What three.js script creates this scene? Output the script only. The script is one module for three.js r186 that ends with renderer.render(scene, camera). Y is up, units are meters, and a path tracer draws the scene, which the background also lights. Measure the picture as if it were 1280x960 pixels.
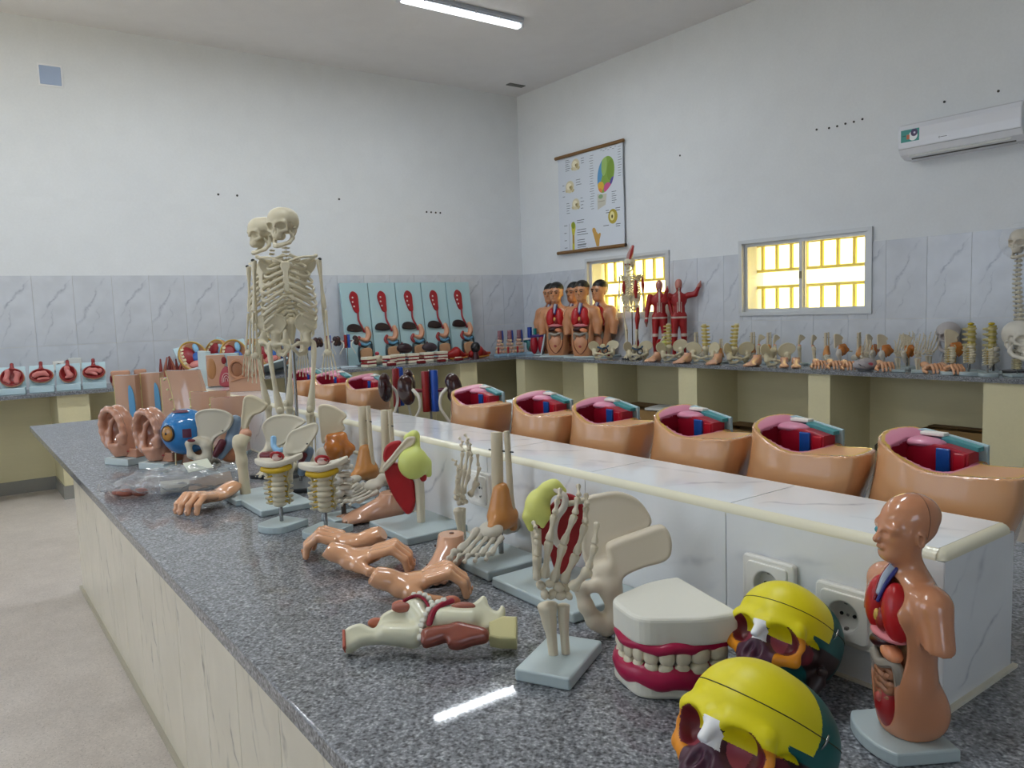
import * as THREE from 'three';
import { RoundedBoxGeometry } from 'three/addons/geometries/RoundedBoxGeometry.js';
import { mergeGeometries } from 'three/addons/utils/BufferGeometryUtils.js';
import { RectAreaLightUniformsLib } from 'three/addons/lights/RectAreaLightUniformsLib.js';

// ---------- camera, sky, sun, exposure ----------
const scene = new THREE.Scene();
const camera = new THREE.PerspectiveCamera(52.43, 1280 / 960, 0.05, 200);
camera.position.set(-5.8763, 1.4066, 7.7669);
{
  const right = new THREE.Vector3(0.80593, -0.03472, 0.59100), up = new THREE.Vector3(0.08349, 0.99497, -0.05541), back = new THREE.Vector3(-0.58610, 0.09400, 0.80477);
  camera.quaternion.setFromRotationMatrix(new THREE.Matrix4().makeBasis(right, up, back));
}
scene.add(camera);
const renderer = new THREE.WebGLRenderer();
renderer.toneMapping = THREE.LinearToneMapping;
renderer.toneMappingExposure = 1.05;
renderer.shadowMap.enabled = true;
RectAreaLightUniformsLib.init();
scene.background = new THREE.Color().setRGB(2.0, 2.35, 2.9);            // bright overcast-white daylight outside
const sun = new THREE.DirectionalLight(0xfff0cc, 14);
sun.name = 'sun'; sun.position.set(-5, 13, 3.5); sun.target.position.set(4, 0, 3);
Object.assign(sun.shadow.camera, { left: -12, right: 12, top: 12, bottom: -12, near: 1, far: 40 });
scene.add(sun, sun.target);

// ---------- helpers ----------
let seed = 20240611;
const rnd = () => { seed = (seed + 0x6D2B79F5) | 0; let t = Math.imul(seed ^ (seed >>> 15), 1 | seed); t = (t + Math.imul(t ^ (t >>> 7), 61 | t)) ^ t; return ((t ^ (t >>> 14)) >>> 0) / 4294967296; };
const rr = (a, b) => a + (b - a) * rnd();
const { PI, sin, cos, abs, min, max, sqrt, floor, hypot } = Math;
const clamp = (x, a, b) => x < a ? a : x > b ? b : x, mix = (a, b, t) => a + (b - a) * t;
const sstep = (a, b, x) => { const t = clamp((x - a) / (b - a), 0, 1); return t * t * (3 - 2 * t); };
const V = (p) => p.isVector3 ? p : new THREE.Vector3(p[0], p[1], p[2]);
const hash = (i, j, s = 0) => { let h = Math.imul(i, 374761393) + Math.imul(j, 668265263) + Math.imul(s, 2147483647 ^ 1274126177) | 0; h = Math.imul(h ^ (h >>> 13), 1274126177); return ((h ^ (h >>> 16)) >>> 0) / 4294967296; };
const vnoise = (x, y, s = 0, per = 0) => {
  const i = floor(x), j = floor(y), u = x - i, v = y - j, a = u * u * (3 - 2 * u), b = v * v * (3 - 2 * v), w = (n) => per ? ((n % per) + per) % per : n;
  return mix(mix(hash(w(i), w(j), s), hash(w(i + 1), w(j), s), a), mix(hash(w(i), w(j + 1), s), hash(w(i + 1), w(j + 1), s), a), b);
};
const names = {};
const numbered = (n) => { const k = names[n] = (names[n] ?? -1) + 1; return k ? n + '_' + String(k).padStart(3, '0') : n; };
const mats = {};
function M(color, rough = 0.4, o = {}) {
  const key = color + '|' + rough + '|' + JSON.stringify(o);
  return mats[key] ??= new THREE.MeshPhysicalMaterial({ color, roughness: rough, ...o });
}
function thing(name, label, category, pos = [0, 0, 0], turn = 0, group) {
  const o = new THREE.Group(); o.name = numbered(name); o.position.set(...pos); o.rotation.y = turn;
  o.userData = { label, category }; if (group) o.userData.group = group;
  scene.add(o); return o;
}
function P(parent, name, geo, mat, label) {
  const m = new THREE.Mesh(geo, mat); m.name = name; if (label) m.userData.label = label;
  parent.add(m); return m;
}
function one(name, geo, mat, label, category, pos = [0, 0, 0], turn = 0, group) {
  const m = new THREE.Mesh(geo, mat); m.name = numbered(name); m.position.set(...pos); m.rotation.y = turn;
  m.userData = { label, category }; if (group) m.userData.group = group;
  scene.add(m); return m;
}
function struct(name, geo, mat) { const m = new THREE.Mesh(geo, mat); m.name = name; m.userData = { kind: 'structure' }; scene.add(m); return m; }
function copy(src, label, pos, turn, group, base) {
  const c = src.clone(); c.name = numbered(base ?? src.name.replace(/_\d\d\d$/, '')); c.position.set(...pos); c.rotation.copy(src.rotation); if (turn !== undefined) c.rotation.y = turn;
  c.userData = { label, category: src.userData.category }; const g = group ?? src.userData.group; if (g) c.userData.group = g;
  scene.add(c); return c;
}
function drop(o, y) { o.updateMatrixWorld(true); o.position.y += y - new THREE.Box3().setFromObject(o, true).min.y; o.updateMatrixWorld(true); return o; }
const FC = -0.63;                       // turn that makes a thing face the photographer's side of the room
// geometry helpers
const bx = (x0, y0, z0, x1, y1, z1) => new THREE.BoxGeometry(x1 - x0, y1 - y0, z1 - z0).translate((x0 + x1) / 2, (y0 + y1) / 2, (z0 + z1) / 2);
const rb = (w, h, d, r = 0.003, s = 2) => new RoundedBoxGeometry(w, h, d, s, min(r, w * .49, h * .49, d * .49));
const rbx = (w, h, d, x, y, z, r, s) => rb(w, h, d, r, s).translate(x, y, z);
const merge = (a) => mergeGeometries(a.map((g) => { const q = g.index ? g.toNonIndexed() : g; for (const k of Object.keys(q.attributes)) if (!['position', 'normal', 'uv'].includes(k)) q.deleteAttribute(k); if (!q.attributes.uv) q.setAttribute('uv', new THREE.BufferAttribute(new Float32Array(q.attributes.position.count * 2), 2)); return q; }));
const cyl = (r1, r2, h, x, y, z, n = 16) => new THREE.CylinderGeometry(r2, r1, h, n).translate(x, y + h / 2, z);
const sph = (r, x, y, z, sx = 1, sy = 1, sz = 1, n = 16) => new THREE.SphereGeometry(r, n, max(6, n * .66 | 0)).scale(sx, sy, sz).translate(x, y, z);
// swept tube of changing radius: pts, radii (one or many), optional squash of the second axis
function tube(pts, radii, o = {}) {
  const { rad = 8, step = 0, flat = 1, cap = 1, up = null } = o;
  const P3 = pts.map((p) => new THREE.Vector3(...p)), n = pts.length, R = Array.isArray(radii) ? radii : Array(n).fill(radii);
  const cv = n > 2 ? new THREE.CatmullRomCurve3(P3, !!o.closed, 'centripetal') : new THREE.LineCurve3(P3[0], P3[1]);
  const seg = o.seg ?? (n > 2 ? (n - 1) * 4 : max(1, R.length - 1) * 3), C = [], T = [], Rr = [];
  for (let i = 0; i <= seg; i++) {
    const t = i / seg; C.push(cv.getPoint(t)); T.push(cv.getTangent(t).normalize());
    const f = t * (R.length - 1), k = min(floor(f), R.length - 2), u = f - k, s = u * u * (3 - 2 * u);
    Rr.push(R.length === 1 ? R[0] : mix(R[k], R[k + 1], s));
  }
  if (cap && !o.closed) {                       // rounded ends
    const add = (i, sgn) => { const r = Rr[i] * cap, c = C[i].clone(), t = T[i].clone(), out = []; for (const [a, b] of [[.55, .83], [.9, .42], [1, .02]]) out.push([c.clone().addScaledVector(t, sgn * r * a * .8), t, Rr[i] * b]); return out; };
    const a = add(0, -1).reverse(), b = add(seg, 1);
    C.unshift(...a.map((q) => q[0])); T.unshift(...a.map((q) => q[1])); Rr.unshift(...a.map((q) => q[2]));
    C.push(...b.map((q) => q[0])); T.push(...b.map((q) => q[1])); Rr.push(...b.map((q) => q[2]));
  }
  let nrm = up ? new THREE.Vector3(...up) : (abs(T[0].y) < .9 ? new THREE.Vector3(0, 1, 0) : new THREE.Vector3(0, 0, 1));
  const pos = [], idx = [], uv = [], N = C.length;
  for (let i = 0; i < N; i++) {
    nrm.addScaledVector(T[i], -nrm.dot(T[i])).normalize();
    const bi = new THREE.Vector3().crossVectors(T[i], nrm);
    for (let k = 0; k <= rad; k++) { const a = k / rad * 2 * PI, p = C[i].clone().addScaledVector(nrm, cos(a) * Rr[i] * flat).addScaledVector(bi, sin(a) * Rr[i]); pos.push(p.x, p.y, p.z); uv.push(k / rad, i / N); }
  }
  for (let i = 0; i < N - 1; i++) for (let k = 0; k < rad; k++) { const a = i * (rad + 1) + k, b = a + rad + 1; idx.push(a, a + 1, b, b, a + 1, b + 1); }
  if (!cap && !o.closed) for (const [i, f] of [[0, 1], [N - 1, 0]]) {
    const c = pos.length / 3; pos.push(C[i].x, C[i].y, C[i].z); uv.push(0, 0);
    for (let k = 0; k < rad; k++) { const a = i * (rad + 1) + k; f ? idx.push(c, a + 1, a) : idx.push(c, a, a + 1); }
  }
  const g = new THREE.BufferGeometry(); g.setAttribute('position', new THREE.Float32BufferAttribute(pos, 3)); g.setAttribute('uv', new THREE.Float32BufferAttribute(uv, 2)); g.setIndex(idx); g.computeVertexNormals(); return g;
}
const bone = (a, b, r, rad = 7) => tube([a, b], [1.45 * r, 1.3 * r, .85 * r, .78 * r, .9 * r, 1.3 * r, 1.35 * r], { rad, cap: .7, seg: 12 });
// plate cut from an outline (x, y), thickness d in z, bevelled
function plate(pts, d, bev = .002, curve = false, o = {}) {
  const s = new THREE.Shape(); 
  if (curve) s.setFromPoints(new THREE.CatmullRomCurve3(pts.map((p) => new THREE.Vector3(p[0], p[1], 0)), true, 'centripetal').getPoints(pts.length * (o.den ?? 5)).slice(0, -1).map((p) => new THREE.Vector2(p.x, p.y)));
  else s.setFromPoints(pts.map((p) => new THREE.Vector2(...p)));
  for (const h of o.holes ?? []) { const q = new THREE.Path(); q.setFromPoints(new THREE.CatmullRomCurve3(h.map((p) => new THREE.Vector3(p[0], p[1], 0)), true).getPoints(h.length * 4).slice(0, -1).map((p) => new THREE.Vector2(p.x, p.y))); s.holes.push(q); }
  const g = new THREE.ExtrudeGeometry(s, { depth: max(1e-5, d - 2 * bev), bevelEnabled: bev > 0, bevelThickness: bev, bevelSize: bev, bevelOffset: -bev, bevelSegments: o.bs ?? 2, steps: o.steps ?? 1, curveSegments: 6 });
  return g.translate(0, 0, -d / 2 + bev);
}
const smooth = (g) => { const q = g.clone(); q.deleteAttribute('normal'); q.deleteAttribute('uv'); const pos = q.attributes.position, map = new Map(), idx = [], np = []; for (let i = 0; i < pos.count; i++) { const k = [pos.getX(i), pos.getY(i), pos.getZ(i)].map((v) => Math.round(v * 2e4)).join(); let j = map.get(k); if (j === undefined) { j = np.length / 3; map.set(k, j); np.push(pos.getX(i), pos.getY(i), pos.getZ(i)); } idx.push(j); } const gi = q.index ? [...q.index.array].map((i) => idx[i]) : idx; const r = new THREE.BufferGeometry(); r.setAttribute('position', new THREE.Float32BufferAttribute(np, 3)); r.setIndex(gi); r.computeVertexNormals(); return r; };
const bend = (g, fn) => { const p = g.attributes.position; for (let i = 0; i < p.count; i++) { const q = fn(p.getX(i), p.getY(i), p.getZ(i)); p.setXYZ(i, ...q); } g.computeVertexNormals(); return g; };
// signed-distance modelling: tapered capsules, ellipsoids and boxes joined by a smooth minimum, meshed by surface nets
class Field {
  constructor(k = .01) { this.k = k; this.a = []; this.s = 1; }
  cut() { this.s = -1; return this; } add() { this.s = 1; return this; }
  put(fn, k) { this.a.push([fn, k ?? this.k, this.s]); return this; }
  c(a, b, r1, r2 = r1, k) {
    const [ax, ay, az] = a, dx = b[0] - ax, dy = b[1] - ay, dz = b[2] - az, L = dx * dx + dy * dy + dz * dz || 1e-9;
    return this.put((x, y, z) => { const px = x - ax, py = y - ay, pz = z - az, h = clamp((px * dx + py * dy + pz * dz) / L, 0, 1), qx = px - dx * h, qy = py - dy * h, qz = pz - dz * h; return sqrt(qx * qx + qy * qy + qz * qz) - (r1 + (r2 - r1) * h); }, k);
  }
  ch(pts, rs, k) { for (let i = 0; i < pts.length - 1; i++) { const r = Array.isArray(rs) ? rs : null; this.c(pts[i], pts[i + 1], r ? r[i] : rs, r ? r[i + 1] : rs, k); } return this; }
  rot(q) { if (!q) return null; const m = new THREE.Matrix4().makeRotationFromEuler(new THREE.Euler(...q)).transpose().elements; return m; }
  e(c, r, q, k) {
    const m = this.rot(q), [cx, cy, cz] = c, [rx, ry, rz] = r;
    return this.put((x, y, z) => { let a = x - cx, b = y - cy, d = z - cz; if (m) { const A = m[0] * a + m[4] * b + m[8] * d, B = m[1] * a + m[5] * b + m[9] * d, D = m[2] * a + m[6] * b + m[10] * d; a = A; b = B; d = D; } const u = a / rx, v = b / ry, w = d / rz, k0 = sqrt(u * u + v * v + w * w), u2 = u / rx, v2 = v / ry, w2 = w / rz, k1 = sqrt(u2 * u2 + v2 * v2 + w2 * w2); return k1 < 1e-9 ? -min(rx, ry, rz) : k0 * (k0 - 1) / k1; }, k);
  }
  b(c, h, r = .002, q, k) {
    const m = this.rot(q), [cx, cy, cz] = c, [hx, hy, hz] = h;
    return this.put((x, y, z) => { let a = x - cx, b = y - cy, d = z - cz; if (m) { const A = m[0] * a + m[4] * b + m[8] * d, B = m[1] * a + m[5] * b + m[9] * d, D = m[2] * a + m[6] * b + m[10] * d; a = A; b = B; d = D; } const u = abs(a) - hx + r, v = abs(b) - hy + r, w = abs(d) - hz + r; return sqrt(max(u, 0) ** 2 + max(v, 0) ** 2 + max(w, 0) ** 2) + min(max(u, v, w), 0) - r; }, k);
  }
  // curved bony sheet: outline in x, y (smoothed), half thickness th, mid-surface z = zc(x, y), thickened rim
  slab(pts, th, zc = () => 0, rim = 0, k) {
    const Q = new THREE.CatmullRomCurve3(pts.map((p) => new THREE.Vector3(p[0], p[1], 0)), true, 'centripetal').getPoints(pts.length * 4).slice(0, -1), n = Q.length, X = Q.map((p) => p.x), Y = Q.map((p) => p.y);
    return this.put((x, y, z) => {
      let m = 1e9, ins = false; for (let i = 0, j = n - 1; i < n; j = i++) { const ex = X[j] - X[i], ey = Y[j] - Y[i], wx = x - X[i], wy = y - Y[i], t = clamp((wx * ex + wy * ey) / (ex * ex + ey * ey), 0, 1), bx2 = wx - ex * t, by2 = wy - ey * t; m = min(m, bx2 * bx2 + by2 * by2); if ((Y[i] > y) !== (Y[j] > y) && x < ex * (y - Y[i]) / ey + X[i]) ins = !ins; }
      const d2 = (ins ? -1 : 1) * sqrt(m), T = th + rim * Math.exp(-((d2 / .007) ** 2)), dz = abs(z - zc(x, y)) - T * .3, dd = d2 + T * .7; return (sqrt(max(dd, 0) ** 2 + max(dz, 0) ** 2) + min(max(dd, dz), 0) - T * .7) * .85;
    }, k);
  }
  f() {
    const A = this.a;
    return (x, y, z) => { let d = 1e3; for (let i = 0; i < A.length; i++) { const e = A[i], k = e[1]; let v = e[0](x, y, z); if (e[2] > 0) { if (k > 0) { const h = max(k - abs(d - v), 0) / k; d = min(d, v) - h * h * k * .25; } else d = min(d, v); } else { v = -v; if (k > 0) { const h = max(k - abs(d - v), 0) / k; d = max(d, v) + h * h * k * .25; } else d = max(d, v); } } return d; };
  }
}
const F = (k) => new Field(k);
function nets(f, b, c) {
  if (f instanceof Field) f = f.f();
  const [x0, y0, z0, x1, y1, z1] = b, nx = Math.ceil((x1 - x0) / c) + 2, ny = Math.ceil((y1 - y0) / c) + 2, nz = Math.ceil((z1 - z0) / c) + 2, S = nx * ny;
  const val = new Float32Array(S * nz), B = 4;
  for (let k = 0; k < nz; k += B) for (let j = 0; j < ny; j += B) for (let i = 0; i < nx; i += B) {
    const d = f(x0 + (i + 1.5) * c, y0 + (j + 1.5) * c, z0 + (k + 1.5) * c), skip = abs(d) > c * 4.6;
    for (let kk = k; kk < min(k + B, nz); kk++) for (let jj = j; jj < min(j + B, ny); jj++) for (let ii = i; ii < min(i + B, nx); ii++) val[ii + jj * nx + kk * S] = skip ? d : f(x0 + ii * c, y0 + jj * c, z0 + kk * c);
  }
  const vid = new Int32Array(S * nz).fill(-1), pos = [], off = [0, 1, nx, nx + 1, S, S + 1, S + nx, S + nx + 1];
  const E = [[0, 1], [2, 3], [4, 5], [6, 7], [0, 2], [1, 3], [4, 6], [5, 7], [0, 4], [1, 5], [2, 6], [3, 7]];
  for (let k = 0; k < nz - 1; k++) for (let j = 0; j < ny - 1; j++) for (let i = 0; i < nx - 1; i++) {
    const o = i + j * nx + k * S; let m = 0; for (let q = 0; q < 8; q++) if (val[o + off[q]] < 0) m |= 1 << q;
    if (m === 0 || m === 255) continue;
    let sx = 0, sy = 0, sz = 0, n = 0;
    for (const [a, bq] of E) { if (((m >> a) & 1) === ((m >> bq) & 1)) continue; const va = val[o + off[a]], vb = val[o + off[bq]], t = va / (va - vb); sx += mix(a & 1, bq & 1, t); sy += mix((a >> 1) & 1, (bq >> 1) & 1, t); sz += mix(a >> 2, bq >> 2, t); n++; }
    vid[o] = pos.length / 3; pos.push(x0 + (i + sx / n) * c, y0 + (j + sy / n) * c, z0 + (k + sz / n) * c);
  }
  const idx = [], quad = (a, b2, c2, d2, flip) => { if (a < 0 || b2 < 0 || c2 < 0 || d2 < 0) return; flip ? idx.push(a, c2, b2, a, d2, c2) : idx.push(a, b2, c2, a, c2, d2); };
  for (let k = 1; k < nz - 1; k++) for (let j = 1; j < ny - 1; j++) for (let i = 1; i < nx - 1; i++) {
    const o = i + j * nx + k * S, s0 = val[o] < 0;
    if (s0 !== val[o + 1] < 0) quad(vid[o], vid[o - nx], vid[o - nx - S], vid[o - S], !s0);
    if (s0 !== val[o + nx] < 0) quad(vid[o], vid[o - S], vid[o - 1 - S], vid[o - 1], !s0);
    if (s0 !== val[o + S] < 0) quad(vid[o], vid[o - 1], vid[o - 1 - nx], vid[o - nx], !s0);
  }
  const nn = new Float32Array(pos.length), h = c * .6;
  for (let i = 0; i < pos.length; i += 3) {
    const [x, y, z] = [pos[i], pos[i + 1], pos[i + 2]]; let a = f(x + h, y, z) - f(x - h, y, z), b2 = f(x, y + h, z) - f(x, y - h, z), d = f(x, y, z + h) - f(x, y, z - h); const l = hypot(a, b2, d) || 1; nn[i] = a / l; nn[i + 1] = b2 / l; nn[i + 2] = d / l;
  }
  const g = new THREE.BufferGeometry(); g.setAttribute('position', new THREE.Float32BufferAttribute(pos, 3)); g.setAttribute('normal', new THREE.BufferAttribute(nn, 3)); g.setIndex(idx); return g;
}
// divide a mesh into regions by where each triangle lies
function split(g, fn) {
  const p = g.attributes.position, n = g.attributes.normal, I = g.index.array, out = {};
  for (let i = 0; i < I.length; i += 3) {
    const a = I[i], b = I[i + 1], c = I[i + 2], key = fn((p.getX(a) + p.getX(b) + p.getX(c)) / 3, (p.getY(a) + p.getY(b) + p.getY(c)) / 3, (p.getZ(a) + p.getZ(b) + p.getZ(c)) / 3);
    const o = out[key] ??= { m: new Map(), p: [], n: [], i: [] };
    for (const v of [a, b, c]) { let j = o.m.get(v); if (j === undefined) { j = o.p.length / 3; o.m.set(v, j); o.p.push(p.getX(v), p.getY(v), p.getZ(v)); o.n.push(n.getX(v), n.getY(v), n.getZ(v)); } o.i.push(j); }
  }
  const r = {}; for (const k in out) { const q = new THREE.BufferGeometry(); q.setAttribute('position', new THREE.Float32BufferAttribute(out[k].p, 3)); q.setAttribute('normal', new THREE.Float32BufferAttribute(out[k].n, 3)); q.setIndex(out[k].i); r[k] = q; }
  return r;
}
// separate pieces of a mesh that do not touch; crumbs stay with the largest piece
function comps(g, least = 14) {
  const I = g.index.array, n = g.attributes.position.count, f = new Int32Array(n).map((_, i) => i), find = (i) => { while (f[i] !== i) i = f[i] = f[f[i]]; return i; };
  for (let i = 0; i < I.length; i += 3) { const a = find(I[i]), b = find(I[i + 1]), c = find(I[i + 2]); f[b] = a; f[find(c)] = a; }
  const by = {}; for (let i = 0; i < I.length; i += 3) (by[find(I[i])] ??= []).push(I[i], I[i + 1], I[i + 2]);
  const L = Object.values(by).sort((a, b) => b.length - a.length), keep = L.filter((q, i) => !i || q.length >= least * 3);
  return keep.map((q) => { const m = new Map(), ps = [], ns = [], ix = []; for (const v of q) { let j = m.get(v); if (j === undefined) { j = m.size; m.set(v, j); for (let k = 0; k < 3; k++) { ps.push(g.attributes.position.array[v * 3 + k]); ns.push(g.attributes.normal.array[v * 3 + k]); } } ix.push(j); } const r = new THREE.BufferGeometry(); r.setAttribute('position', new THREE.Float32BufferAttribute(ps, 3)); r.setAttribute('normal', new THREE.Float32BufferAttribute(ns, 3)); r.setIndex(ix); return r; });
}
// textures
function tex(w, h, fn, o = {}) {
  const d = new Uint8Array(w * h * 4); for (let j = 0; j < h; j++) for (let i = 0; i < w; i++) { const c = fn(i, j), k = (j * w + i) * 4; d[k] = c[0]; d[k + 1] = c[1]; d[k + 2] = c[2]; d[k + 3] = 255; }
  const t = new THREE.DataTexture(d, w, h); t.magFilter = THREE.LinearFilter; t.minFilter = THREE.LinearMipmapLinearFilter; t.generateMipmaps = true; t.wrapS = t.wrapT = THREE.RepeatWrapping; if (!o.data) t.colorSpace = THREE.SRGBColorSpace; t.needsUpdate = true; return t;
}
// world-scale uv for a box-like geometry (metres divided by s)
function uvBox(g, s = 1, ou = 0, ov = 0) {
  const q = g.index ? g.toNonIndexed() : g, p = q.attributes.position, n = q.attributes.normal, uv = new Float32Array(p.count * 2);
  for (let i = 0; i < p.count; i++) { const ax = abs(n.getX(i)), ay = abs(n.getY(i)), az = abs(n.getZ(i)); let u, v; if (ay >= ax && ay >= az) { u = p.getX(i); v = p.getZ(i); } else if (ax >= az) { u = p.getZ(i); v = p.getY(i); } else { u = p.getX(i); v = p.getY(i); } uv[2 * i] = u / s + ou; uv[2 * i + 1] = v / s + ov; }
  q.setAttribute('uv', new THREE.BufferAttribute(uv, 2)); return q;
}
// ---------- materials of the room ----------
const H = 3.978, DT = 1.84, CT = 0.88;            // ceiling, top of tiling, worktops
const LX = -8.6, FZ = 10.6;                        // left wall, wall behind the photographer
const plaster = (r, g, b, s) => tex(256, 256, (i, j) => { const n = (vnoise(i / 64, j / 64, s, 4) - .5) * 5 + (vnoise(i / 12, j / 12, s + 1, 0) - .5) * 3 + (hash(i, j, s) - .5) * 3; return [r + n, g + n, b + n]; });
const paintTex = plaster(225, 228, 230, 3), ceilTex = plaster(226, 225, 226, 5), creamTex = plaster(218, 210, 171, 8);
const wallPaint = new THREE.MeshStandardMaterial({ map: paintTex, roughness: .75 }), ceilPaint = new THREE.MeshStandardMaterial({ map: ceilTex, roughness: .85 }), cream = new THREE.MeshStandardMaterial({ map: creamTex, roughness: .45 });
const graniteTex = (() => {
  const S = 1024; return tex(S, S, (i, j) => {
    const a = vnoise(i / 4, j / 4, 11, 256), b = vnoise(i / 2.5, j / 2.5, 12, 0), c = hash(i, j, 13), m = vnoise(i / 22, j / 22, 14, 0);
    let v = 114 + (a - .5) * 78 + (b - .5) * 66 + (c - .5) * 36 + (m - .5) * 10; if (b > .8 && a > .5) v += 22; if (a < .3 && b < .45) v -= 26;
    return [clamp(v - 2, 22, 215), clamp(v + 1, 24, 218), clamp(v + 7, 28, 224)];
  });
})();
const granite = new THREE.MeshPhysicalMaterial({ map: graniteTex, roughness: .5, clearcoat: .8, clearcoatRoughness: .03 });
const floorTex = tex(1024, 1024, (i, j) => {
  const m = vnoise(i / 128, j / 128, 21, 8) - .5, m2 = vnoise(i / 40, j / 40, 22, 0) - .5, f = vnoise(i / 4, j / 4, 23, 0) - .5, s = hash(i >> 1, j >> 1, 24); let v = 200 + m * 14 + m2 * 8 + f * 16; if (s < .02) v -= 46; else if (s > .98) v += 20;
  return [v + 5, v - 4, v - 11];
});
floorTex.repeat.set(1, 1);
const floorMat = new THREE.MeshPhysicalMaterial({ map: floorTex, roughness: .3 });
// marble print: veins run up to the right; several prints
function marble(w, h, veins, s, base) {
  return tex(w, h, (i, j) => {
    const u = i / w, v = j / h, asp = h / w; let d = 0;
    const wx = (vnoise(u * 5, v * 5 * asp, s, 0) - .5) * .16 + (vnoise(u * 17, v * 17 * asp, s + 1, 0) - .5) * .05;
    for (const [x0, y0, x1, y1, wd, k] of veins) {
      const dx = x1 - x0, dy = (y1 - y0) * asp, px = u + wx - x0, py = (v - y0) * asp, t = clamp((px * dx + py * dy) / (dx * dx + dy * dy), 0, 1), q = hypot(px - dx * t, py - dy * t), fade = sin(PI * clamp(t, .02, .98)) ** .5;
      d += k * fade * Math.exp(-((q / (wd * (.35 + .9 * vnoise(t * 9, 3, s + 2)))) ** 2)) * (.4 + .8 * vnoise(u * 30, v * 30 * asp, s + 3)) * (.25 + .9 * sstep(.25, .7, vnoise(u * 7 + x0 * 31, v * 7 * asp, s + 6)));
    }
    const c = (vnoise(u * 3, v * 3 * asp, s + 4) - .5) * 9 + (vnoise(u * 9, v * 9 * asp, s + 5) - .5) * 4; d = min(d, 95);
    return [base[0] + c - d, base[1] + c - d * .97, base[2] + c - d * .86];
  });
}
const diag = [[.15, .40, .98, .98, .03, 36], [.42, .62, .90, .88, .05, 14], [.10, .02, .55, .55, .02, 24], [.7, .02, .98, .26, .014, 16]];
const diag2 = [[.05, .25, .75, .95, .034, 32], [.3, .08, .62, .52, .02, 22], [.62, .5, .95, .8, .014, 16]];
const wallTileTex = [marble(192, 384, diag, 31, [207, 211, 217]), marble(192, 384, diag2, 41, [205, 209, 215])];
const strokes = (n, s) => Array.from({ length: n }, (_, i) => { const x = hash(i, 1, s), y = hash(i, 2, s) * .8, L = .14 + .22 * hash(i, 3, s), a = .05 + .2 * hash(i, 4, s); return [x, y, x + a, y + L, .012 + .02 * hash(i, 5, s), 26 + 34 * hash(i, 6, s)]; });
const benchTileTex = [51, 61, 66].map((s) => marble(192, 448, strokes(9, s), s, [231, 225, 207]));
const shelfTileTex = [marble(320, 200, [[.1, .2, .45, .8, .016, 40], [.5, .35, .98, .55, .02, 22], [.62, .05, .95, .4, .012, 24]], 71, [234, 236, 237]), marble(320, 200, [[.0, .6, .6, .75, .02, 24], [.55, .1, .9, .95, .016, 34]], 81, [233, 235, 237])];
const tileMat = (t, r = .14) => new THREE.MeshPhysicalMaterial({ map: t, roughness: r });
const wallTileMats = wallTileTex.map((t) => tileMat(t, .2)), benchTileMats = benchTileTex.map((t) => tileMat(t, .2)), shelfTileMats = shelfTileTex.map((t) => tileMat(t, .07));
const grout = M('#d6d4cc', .8), aluminium = M('#cfd2d4', .35, { metalness: .15 }), glass = new THREE.MeshPhysicalMaterial({ color: '#ffffff', transmission: 1, thickness: 0, roughness: .02, ior: 1.45 });
const white = M('#e9eaec', .35), blackish = M('#17181a', .6);

// ---------- room shell ----------
struct('floor', uvBox(bx(LX - .3, -.2, -.3, .3, 0, FZ + .3), 1.4), floorMat);
struct('ceiling', uvBox(bx(LX - .3, H, -.3, .3, H + .2, FZ + .3), 2.2), ceilPaint);
// wall with rectangular openings: plane along axis 'x' or 'z'
function wallSlab(axis, a0, a1, t0, t1, openings) {      // t0..t1 thickness range on the other axis; openings [a0, a1, y0, y1]
  const parts = [], mk = (p, q, y0, y1) => { if (q - p < 1e-4 || y1 - y0 < 1e-4) return; parts.push(axis === 'x' ? bx(p, y0, t0, q, y1, t1) : bx(t0, y0, p, t1, y1, q)); };
  let cur = a0; for (const [p, q, y0, y1] of openings) { mk(cur, p, 0, H); mk(p, q, 0, y0); mk(p, q, y1, H); cur = q; } mk(cur, a1, 0, H);
  return uvBox(merge(parts), 2.5);
}
const WIN = [[1.215, 2.385, 1.315, 1.915], [3.29, 4.47, 1.315, 1.925]];
const wallBack = struct('wall_back', wallSlab('x', LX - .3, .3, -.3, 0, []), wallPaint);
const wallRight = struct('wall_right', wallSlab('z', 0, FZ, 0, .3, WIN), wallPaint);
const LWIN = [[.6, 2.9, 1.0, 3.1], [3.9, 6.2, 1.0, 3.1]];
const wallLeft = struct('wall_left', wallSlab('z', 0, FZ, LX - .3, LX, LWIN), wallPaint);
const FWIN = [[-8.0, -6.4, 1.0, 2.6]];
const wallFront = struct('wall_front', wallSlab('x', LX - .3, .3, FZ, FZ + .3, FWIN), wallPaint);
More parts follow.
